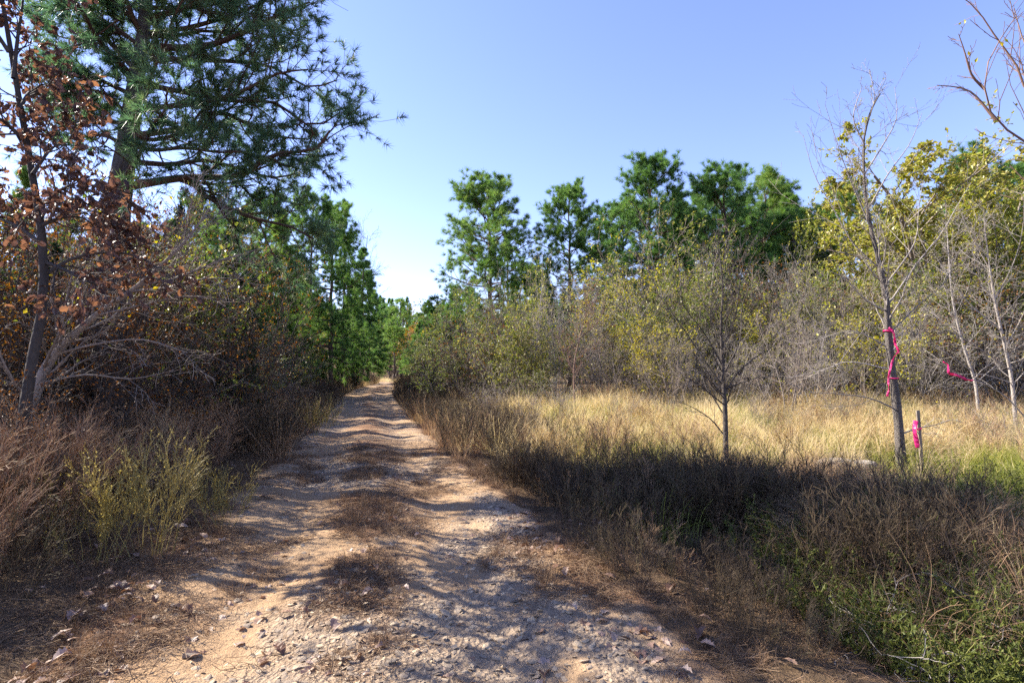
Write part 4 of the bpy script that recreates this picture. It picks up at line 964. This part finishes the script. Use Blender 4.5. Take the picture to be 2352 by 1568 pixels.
def weed(seed, ns, H, mat, nb=14, spread=.3, bl=.16, leafmat=None, nleaf=0, lsize=.02, up=.06, ang=.5, lean=(0, 0), rad=.0042, minr=.0021, sub=4):
    r = np.random.default_rng(seed); P, R = shrub_stems(r, ns, H, spread, lean, n=6, rad=rad)
    P2, R2 = grow(P, R, nb, .3, 1.0, bl * H / .9 * 1.6, ang, up, .12, 4, .7, .4, r=r, minr=minr)
    tl = [tubes(P, R, 3), tubes(P2, R2, 3)]
    if sub:
        P3, R3 = grow(P2, R2, sub, .2, 1.0, bl * .55, .5, up, .12, 3, .8, .3, r=r, minr=minr * .8); tl.append(tubes(P3, R3, 3))
    V, F, rn = joinm(tl); me = mesh('weed', V, F, M[mat], rn)
    if nleaf:
        pos, d = sample_on(P2, max(1, nleaf // len(P2)), .1, 1.05, r); fv = stamp(*LEAF2, pos, frames(norm(d + .6 * r.normal(size=d.shape)), r), lsize * (.6 + .8 * r.random(len(pos))), r)
        # leaves share the weed's mesh through a second material slot
        q = np.concatenate([fv[1], fv[1][:, 2:3]], 1)
        V2 = np.concatenate([V, fv[0]]); me2 = bpy.data.meshes.new('weed')
        faces = [tuple(f) for f in F] + [tuple(int(i) + len(V) for i in f) for f in fv[1]]
        me2.from_pydata([tuple(v) for v in V2], [], faces); a = me2.attributes.new('rnd', 'FLOAT', 'POINT'); a.data.foreach_set('value', np.concatenate([rn, fv[2]]).astype(np.float32))
        me2.materials.append(M[mat]); me2.materials.append(M[leafmat]); me2.polygons.foreach_set('material_index', np.array([0] * len(F) + [1] * len(fv[1]), dtype=np.int32)); me = me2
    return me

rg = np.random.default_rng(91)
def place(n, xr, yr, dens, weight=None):
    """rejection sample world points by a density function of (x, y, o)"""
    out = []; tot = 0
    while tot < n:
        x = xr[0] + (xr[1] - xr[0]) * rg.random(n * 3); y = yr[0] + (yr[1] - yr[0]) * rg.random(n * 3)
        k = rg.random(n * 3) < dens(x, y, x - road_c(y)); k &= (np.abs(x) < .95 * np.maximum(y, 0) + 1.5)
        out.append(np.stack([x[k], y[k]], 1)); tot += int(k.sum())
        if len(out) > 60: break
    q = np.concatenate(out)[:n]; return np.column_stack([q, height(q[:, 0], q[:, 1]) - .015])
def go(name, protos, pts, s0, s1, label, cat, tilt=.12, rotz=None, on_road=False, uneven=0., power=1.):
    n = len(pts); 
    if on_road:
        o = pts[:, 0] - road_c(pts[:, 1]); z = road_z(o, pts[:, 1]); pts = pts.copy(); inside = np.abs(o) < 1.85; pts[:, 2] = np.where(inside, z, pts[:, 2])
    rot = np.stack([tilt * rg.normal(size=n), tilt * rg.normal(size=n), rg.random(n) * 6.28 if rotz is None else rotz + .5 * rg.normal(size=n)], 1)
    sc_r = rg.random(n) ** power
    if uneven: sc_r = np.clip((1 - uneven) * sc_r + uneven * (sstep(.2, .85, vn(pts[:, 0] * 1.1, pts[:, 1] * 1.1, 87)) + .25 * rg.normal(size=n)), 0, 1.2)
    return scatter(name, protos, pts, rot, s0 + (s1 - s0) * sc_r, rg.integers(0, len(protos), n), label, cat)

GOLD = [grass_clump(800 + i, 46, .75, .7, .010, 'grass_gold', 1.0, .16, 5) for i in range(5)] + [grass_clump(810 + i, 46, .9, 1.0, .010, 'grass_gold', 1.7, .16, 6) for i in range(2)] + [grass_clump(806 + i, 40, .6, .7, .010, 'grass_green', .7, .12) for i in range(2)]
def clear_(x, y): return sstep(.4, 1.1, np.hypot((x - 3.62), y - 9.3)) * sstep(.75, 1.3, np.hypot((x - 7.25) / 1.3, y - 9.9)) * (1 - .93 * (x > 4.6) * (x < 9) * (y < 10.5))
def d_gold(x, y, o): return clear_(x, y) * (o > 2.9) * (y > 8.0) * sstep(7.8, 9.8, y + .8 * vn(x * .5, y * .5, 70) + .35 * np.maximum(0, 6 - x) * 0) * (.12 + .88 * sstep(.32, .55, .6 * vn(x * .45, y * .45, 71) + .4 * vn(x * 1.5, y * 1.5, 72)))
go('golden_grass', GOLD, place(4600, (-4, 24), (8.0, 22), d_gold), .4, 1.15, 'golden dry grass filling the sunny clearing on the right', 'grass', .28, uneven=.5)
go('field_weeds', [weed(815 + i, 7, .9, 'grass_gold', 9, .3, .14) for i in range(2)] + [weed(818 + i, 8, .8, 'weed_pink', 10, .35, .15) for i in range(2)], place(420, (-2, 24), (8.6, 21), lambda x, y, o: clear_(x, y) * (o > 3) * sstep(.4, .6, vn(x * .6 + 9, y * .6, 73))), .5, 1.15, 'dry seed stalks standing above the golden grass', 'weeds', .2)
GREEN = [grass_clump(820 + i, 45, .45, .8, .007, 'grass_green', .9, .14) for i in range(4)]
go('green_grass', GREEN, place(2300, (1, 20), (3, 18), lambda x, y, o: (1 - .8 * (x > 4.9) * (x < 8.2) * (y > 8.6) * (y < 10.4)) * (o > 2.6) * (y > 5.6) * (.15 + .85 * sstep(.5, .68, vn(x * .4, y * .4, 75)))), .6, 1.2, 'low green grass among the dry grass on the right', 'grass', .2)
LWEED = [weed(840 + i, 11, 1.0, 'weed_pink', 14, .32, .16) for i in range(4)] + [weed(845 + i, 10, .85, 'weed_dark', 12, .3, .14) for i in range(2)]
go('verge_weeds', LWEED, place(900, (-24, 0), (2.9, 45), lambda x, y, o: (o < -2.45) * (o > -5.2) * sstep(-2.4, -3.2, o) * (.25 + .75 * np.exp(-y / 9)) * (.4 + .6 * sstep(3.8, 5.2, y)) * (1 - .6 * sstep(-3.4, -4.6, o))), .55, 1.1, 'pinkish brown dead weeds lining the left verge', 'weeds', .16)
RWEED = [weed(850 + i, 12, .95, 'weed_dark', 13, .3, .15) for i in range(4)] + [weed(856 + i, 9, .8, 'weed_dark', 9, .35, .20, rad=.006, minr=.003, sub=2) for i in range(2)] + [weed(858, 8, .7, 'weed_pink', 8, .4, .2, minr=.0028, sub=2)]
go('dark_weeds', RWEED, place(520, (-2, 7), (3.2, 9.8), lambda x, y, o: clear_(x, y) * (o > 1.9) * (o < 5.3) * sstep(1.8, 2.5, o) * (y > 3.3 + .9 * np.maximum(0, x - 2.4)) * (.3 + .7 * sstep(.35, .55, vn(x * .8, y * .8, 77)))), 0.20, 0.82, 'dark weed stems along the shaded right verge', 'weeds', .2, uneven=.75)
FAR = [grass_clump(830 + i, 40, .8, .5, .012, 'weed_pink', .6, .2) for i in range(3)] + [grass_clump(834, 40, .8, .5, .012, 'grass_gold', .6, .2)]
go('far_verge_grass', FAR + RWEED[:2], place(2000, (-30, 4), (11, 62), lambda x, y, o: (np.abs(o) > 1.62) * (np.abs(o) < 4.4) * (.3 + .7 * vn(x, y, 78))), .55, 1.15, 'brown grass edging the far stretch of the track', 'grass', .15)
go('field_grass', [FAR[3], GOLD[0]], place(1600, (-40, 8), (57, 82), lambda x, y, o: (np.abs(o) > 1.6) * 1.0), .6, 1.0, 'sunlit tan grass where the track ends', 'grass', .15)
ARCH = [grass_clump(860 + i, 46, 1.15, .9, .007, 'weed_pink', 1.6, .12, 6) for i in range(3)] + [grass_clump(864, 50, 1.0, .9, .006, 'grass_gold', 1.5, .12, 6)]
go('arching_grass', ARCH, place(900, (2.2, 11), (3.4, 10.3), lambda x, y, o: clear_(x, y + .3) * (o > 3.3) * (x > 2.5) * (y < 8.9) * (.3 + .7 * sstep(.4, .6, vn(x * .7, y * .7, 79)))), 0.38, .74, 'flattened arching dead grass at the lower right', 'grass', .3)
FORB = [weed(870 + i, 12, .36, 'forb_green', 10, .55, .12, 'forb_green', 700, .016, .03, .8, sub=0) for i in range(4)]
go('green_forbs', FORB, place(400, (1.8, 8), (2.6, 8), lambda x, y, o: (o > 3.1) * (x > 2.2) * sstep(.38, .58, vn(x * .8 + 3, y * .8, 80))), .7, 1.4, 'low green leafy forbs at the lower right', 'forbs', .2)
STRAW = []
for i in range(4):
    r = np.random.default_rng(880 + i); nb = 34; P0 = np.column_stack([(r.random((nb, 2)) - .5) * .34, .004 + .02 * r.random(nb)]); az = r.random(nb) * 6.28
    d = np.column_stack([np.cos(az), np.sin(az), .15 * r.normal(size=nb)]); P = np.stack([P0, P0 + d * .07 + .012 * r.normal(size=(nb, 3)), P0 + d * .14 + .02 * r.normal(size=(nb, 3))], 1)
    V, F, rn = tubes(P, np.full((nb, 3), .0016) , 3); STRAW.append(mesh('straw', V, F, M['straw'], rn))
def d_straw(x, y, o): return np.where(np.abs(o) < 1.9, litter(o, y) * .9, .42)
go('straw_litter', STRAW, place(4400, (-8, 6), (2.2, 13), lambda x, y, o: d_straw(x, y, o) * (.3 + .7 * np.exp(-(y - 2) / 5))), .5, 1.1, 'pine straw and grass litter strewn over the ground', 'litter', .08, on_road=True)
go('gravel', STONES, place(7000, (-5, 3), (2.2, 15), lambda x, y, o: (np.abs(o) < 1.7) * (.10 + .90 * gravel(o, y)) * (.25 + .75 * np.exp(-(y - 2) / 5))), .004, .034, 'small shale chips scattered over the track', 'gravel', .3, on_road=True, power=2.4)
go('leaf_litter', LEAVES, place(4200, (-12, 12), (2.4, 14), lambda x, y, o: np.where(np.abs(o) > 1.35, 1., .16) * (.12 + .88 * sstep(.4, .6, vn(x * 1.1, y * 1.1, 81))) * np.where(np.abs(o) < 2.8, 1, .5)), .06, .12, 'thin scatter of dead leaves on the verges', 'leaves', .35, on_road=True)
TUFT = [grass_clump(890 + i, 40, .16, 1.0, .004, 'straw', .9, .07) for i in range(3)]
go('straw_tufts', TUFT, place(900, (-6, 5), (2.3, 12), lambda x, y, o: (np.abs(o) < 2.3) * litter(o, y)), .35, .9, 'short dry grass tufts on the middle strip and road edges', 'grass', .2, on_road=True)

# plants one can pick out at the roadside
YW = [weed(900 + i, 16, 1.05, 'forb_yellow', 16, .34, .14, 'forb_yellow', 1300, .017, .06, .5, (.12, -.05), sub=3) for i in range(2)]
for px, py, Y, s, lab in ((360, 1230, 5.1, 1.0, 'sunlit yellow-green feathery weed at the left edge of the track'), (520, 1150, 6.1, .7, 'smaller yellow-green weed just beyond the sunlit one'), (240, 1250, 4.8, .75, 'yellow-green weed left of the sunlit one'), (735, 960, 15.5, 1.0, 'yellow-green weed at the left verge farther up the track')):
    x = (px - CX) / F_PX * Y; single('feathery_weed', YW[int(px) % 2], lab, 'weed', (x, Y, gz(x, Y) - .02), (0, 0, px * .01), s, 'yellow-green verge weeds')
BW = weed(910, 14, 1.1, 'weed_dark', 18, .14, .13, minr=.0022)
for px, Y, s, lab in ((1400, 9.2, 1.0, 'tall dark broom-like weed clump against the golden grass'), (1345, 9.6, .8, 'smaller dark weed clump left of the tall broom-like one'), (1275, 9.4, .7, 'low dark weed clump at the corner of the grassy verge')):
    x = (px - CX) / F_PX * Y; single('broom_weed', BW, lab, 'weed', (x, Y, gz(x, Y) - .02), (0, 0, px * .1), s, 'dark broom weeds')
TL = weed(920, 3, .5, 'forb_green', 8, .2, .08, 'teal_leaf', 26, .10, .05, .9, sub=0)
x = (1605 - CX) / F_PX * 7.3; single('blue_green_seedling', TL, 'small blue-green leafed seedling in the shaded weeds', 'seedling', (x, 7.3, gz(x, 7.3)), (0, 0, 1), .8)
def tangle():
    r = np.random.default_rng(930); b = at(2080, 1500, 3.6); b[2] = gz(b[0], 3.6); P, R = shrub_stems(r, 16, .55, .9, (-.1, 0), n=10, rad=.0035); P = P + .0
    t = np.linspace(0, 1, 10)[None, :, None]; P = P + np.stack([.08 * np.sin(t[..., 0] * 7 + r.random((16, 1)) * 6), .08 * np.cos(t[..., 0] * 6 + r.random((16, 1)) * 6), -.35 * t[..., 0] ** 2 * r.random((16, 1)) + 0 * t[..., 0]], -1) * 1.2
    P2, R2 = grow(P, R, 5, .3, 1, .22, .8, -.05, .3, 6, .8, .3, r=r, minr=.0018); V, F, rn = joinm([tubes(P, np.maximum(R, .0022), 3), tubes(P2, R2, 3)])
    me = mesh('dead_vine', V, F, M['pale_stem'], rn)
    single('dead_vine', me, 'tangle of pale grey dead vine stems at the lower right', 'vine', b, (0, 0, 0), 1, 'pale dead vines')
    single('dead_vine', me, 'smaller pale dead vine tangle right of the first', 'vine', (b[0] + .75, b[1] + .15, gz(b[0] + .75, b[1] + .15)), (0, 0, 2), .8, 'pale dead vines')
tangle()

# ------------------------------------------------------------------ woods behind everything
def merged(parts, name):
    """one tree joined for the far wood (three material slots)"""
    vs, fs, mi, mats, rn, n = [], [], [], [], [], 0
    for k, (pn, me) in enumerate(parts):
        v = np.empty(len(me.vertices) * 3, np.float32); me.vertices.foreach_get('co', v); v = v.reshape(-1, 3); vs.append(v)
        lp = np.empty(len(me.loops), np.int32); me.loops.foreach_get('vertex_index', lp); kk = len(me.loops) // len(me.polygons); lp = lp.reshape(-1, kk)
        if kk == 4: lp = np.concatenate([lp[:, [0, 1, 2]], lp[:, [0, 2, 3]]])
        fs.append(lp + n); n += len(v); mi.append(np.full(len(lp), k, np.int32)); mats.append(me.materials[0]); a = np.empty(len(v), np.float32); me.attributes['rnd'].data.foreach_get('value', a); rn.append(a)
    me = mesh(name, np.concatenate(vs), np.concatenate(fs), None, np.concatenate(rn)); [me.materials.append(m) for m in mats]
    me.polygons.foreach_set('material_index', np.concatenate(mi)); return me
WP = [merged(pine_meshes('wood_pine_%d' % i, 1000 + i, base=.25, width=3.2, nprim=26, nsec=5, tuft=TUFT_FAR, tsc=1.5, ntuft=2, shape=sh, mat=mt), 'wood_pine') for i, (sh, mt) in enumerate((('round', 'needle'), ('cone', 'needle_pale'), ('irr', 'needle')))]
WD = [merged(crown_tree('wood_tree_%d' % i, 1010 + i, 11, .2, 'bark_twig', mt, 1500, .34, 2, (14, 6, 4), .14, .25), 'wood_tree') for i, mt in enumerate(('leaf_orange', 'leaf_olive', 'leaf_yellow'))]
def woods():
    P = []
    rw = np.random.default_rng(121)
    for _ in range(5200):
        Y = 10 + 250 * rw.random() ** 1.25; X = (rw.random() - .5) * 2.3 * (Y + 12); o = X - float(road_c(min(Y, 75)))
        if o < 0: ok = o < -14 and (Y > 40 or o < -17 - .3 * max(0, 30 - Y))
        else: ok = (Y > 42 + .25 * X and o > 10) or (X > 30 and Y > 20)
        if Y > 84 : ok = True
        if ok: P.append((X, Y, gz(X, Y) - .1))
    P = np.array(P[:1300]); n = len(P); far = P[:, 1] > 80
    idx = np.where(rw.random(n) < np.where(far, .55, .8), rw.integers(0, 3, n), rw.integers(3, 6, n))
    sc = np.where(far, .8, .62) * (.65 + .5 * rw.random(n)); rot = np.stack([0 * sc, 0 * sc, rw.random(n) * 6.28], 1)
    scatter('far_wood', WP + WD, P, rot, sc, idx, 'mixed pine and autumn wood covering the hill behind', 'wood')
woods()

for me_ in [m for m in bpy.data.meshes if m.users == 0]: bpy.data.meshes.remove(me_)
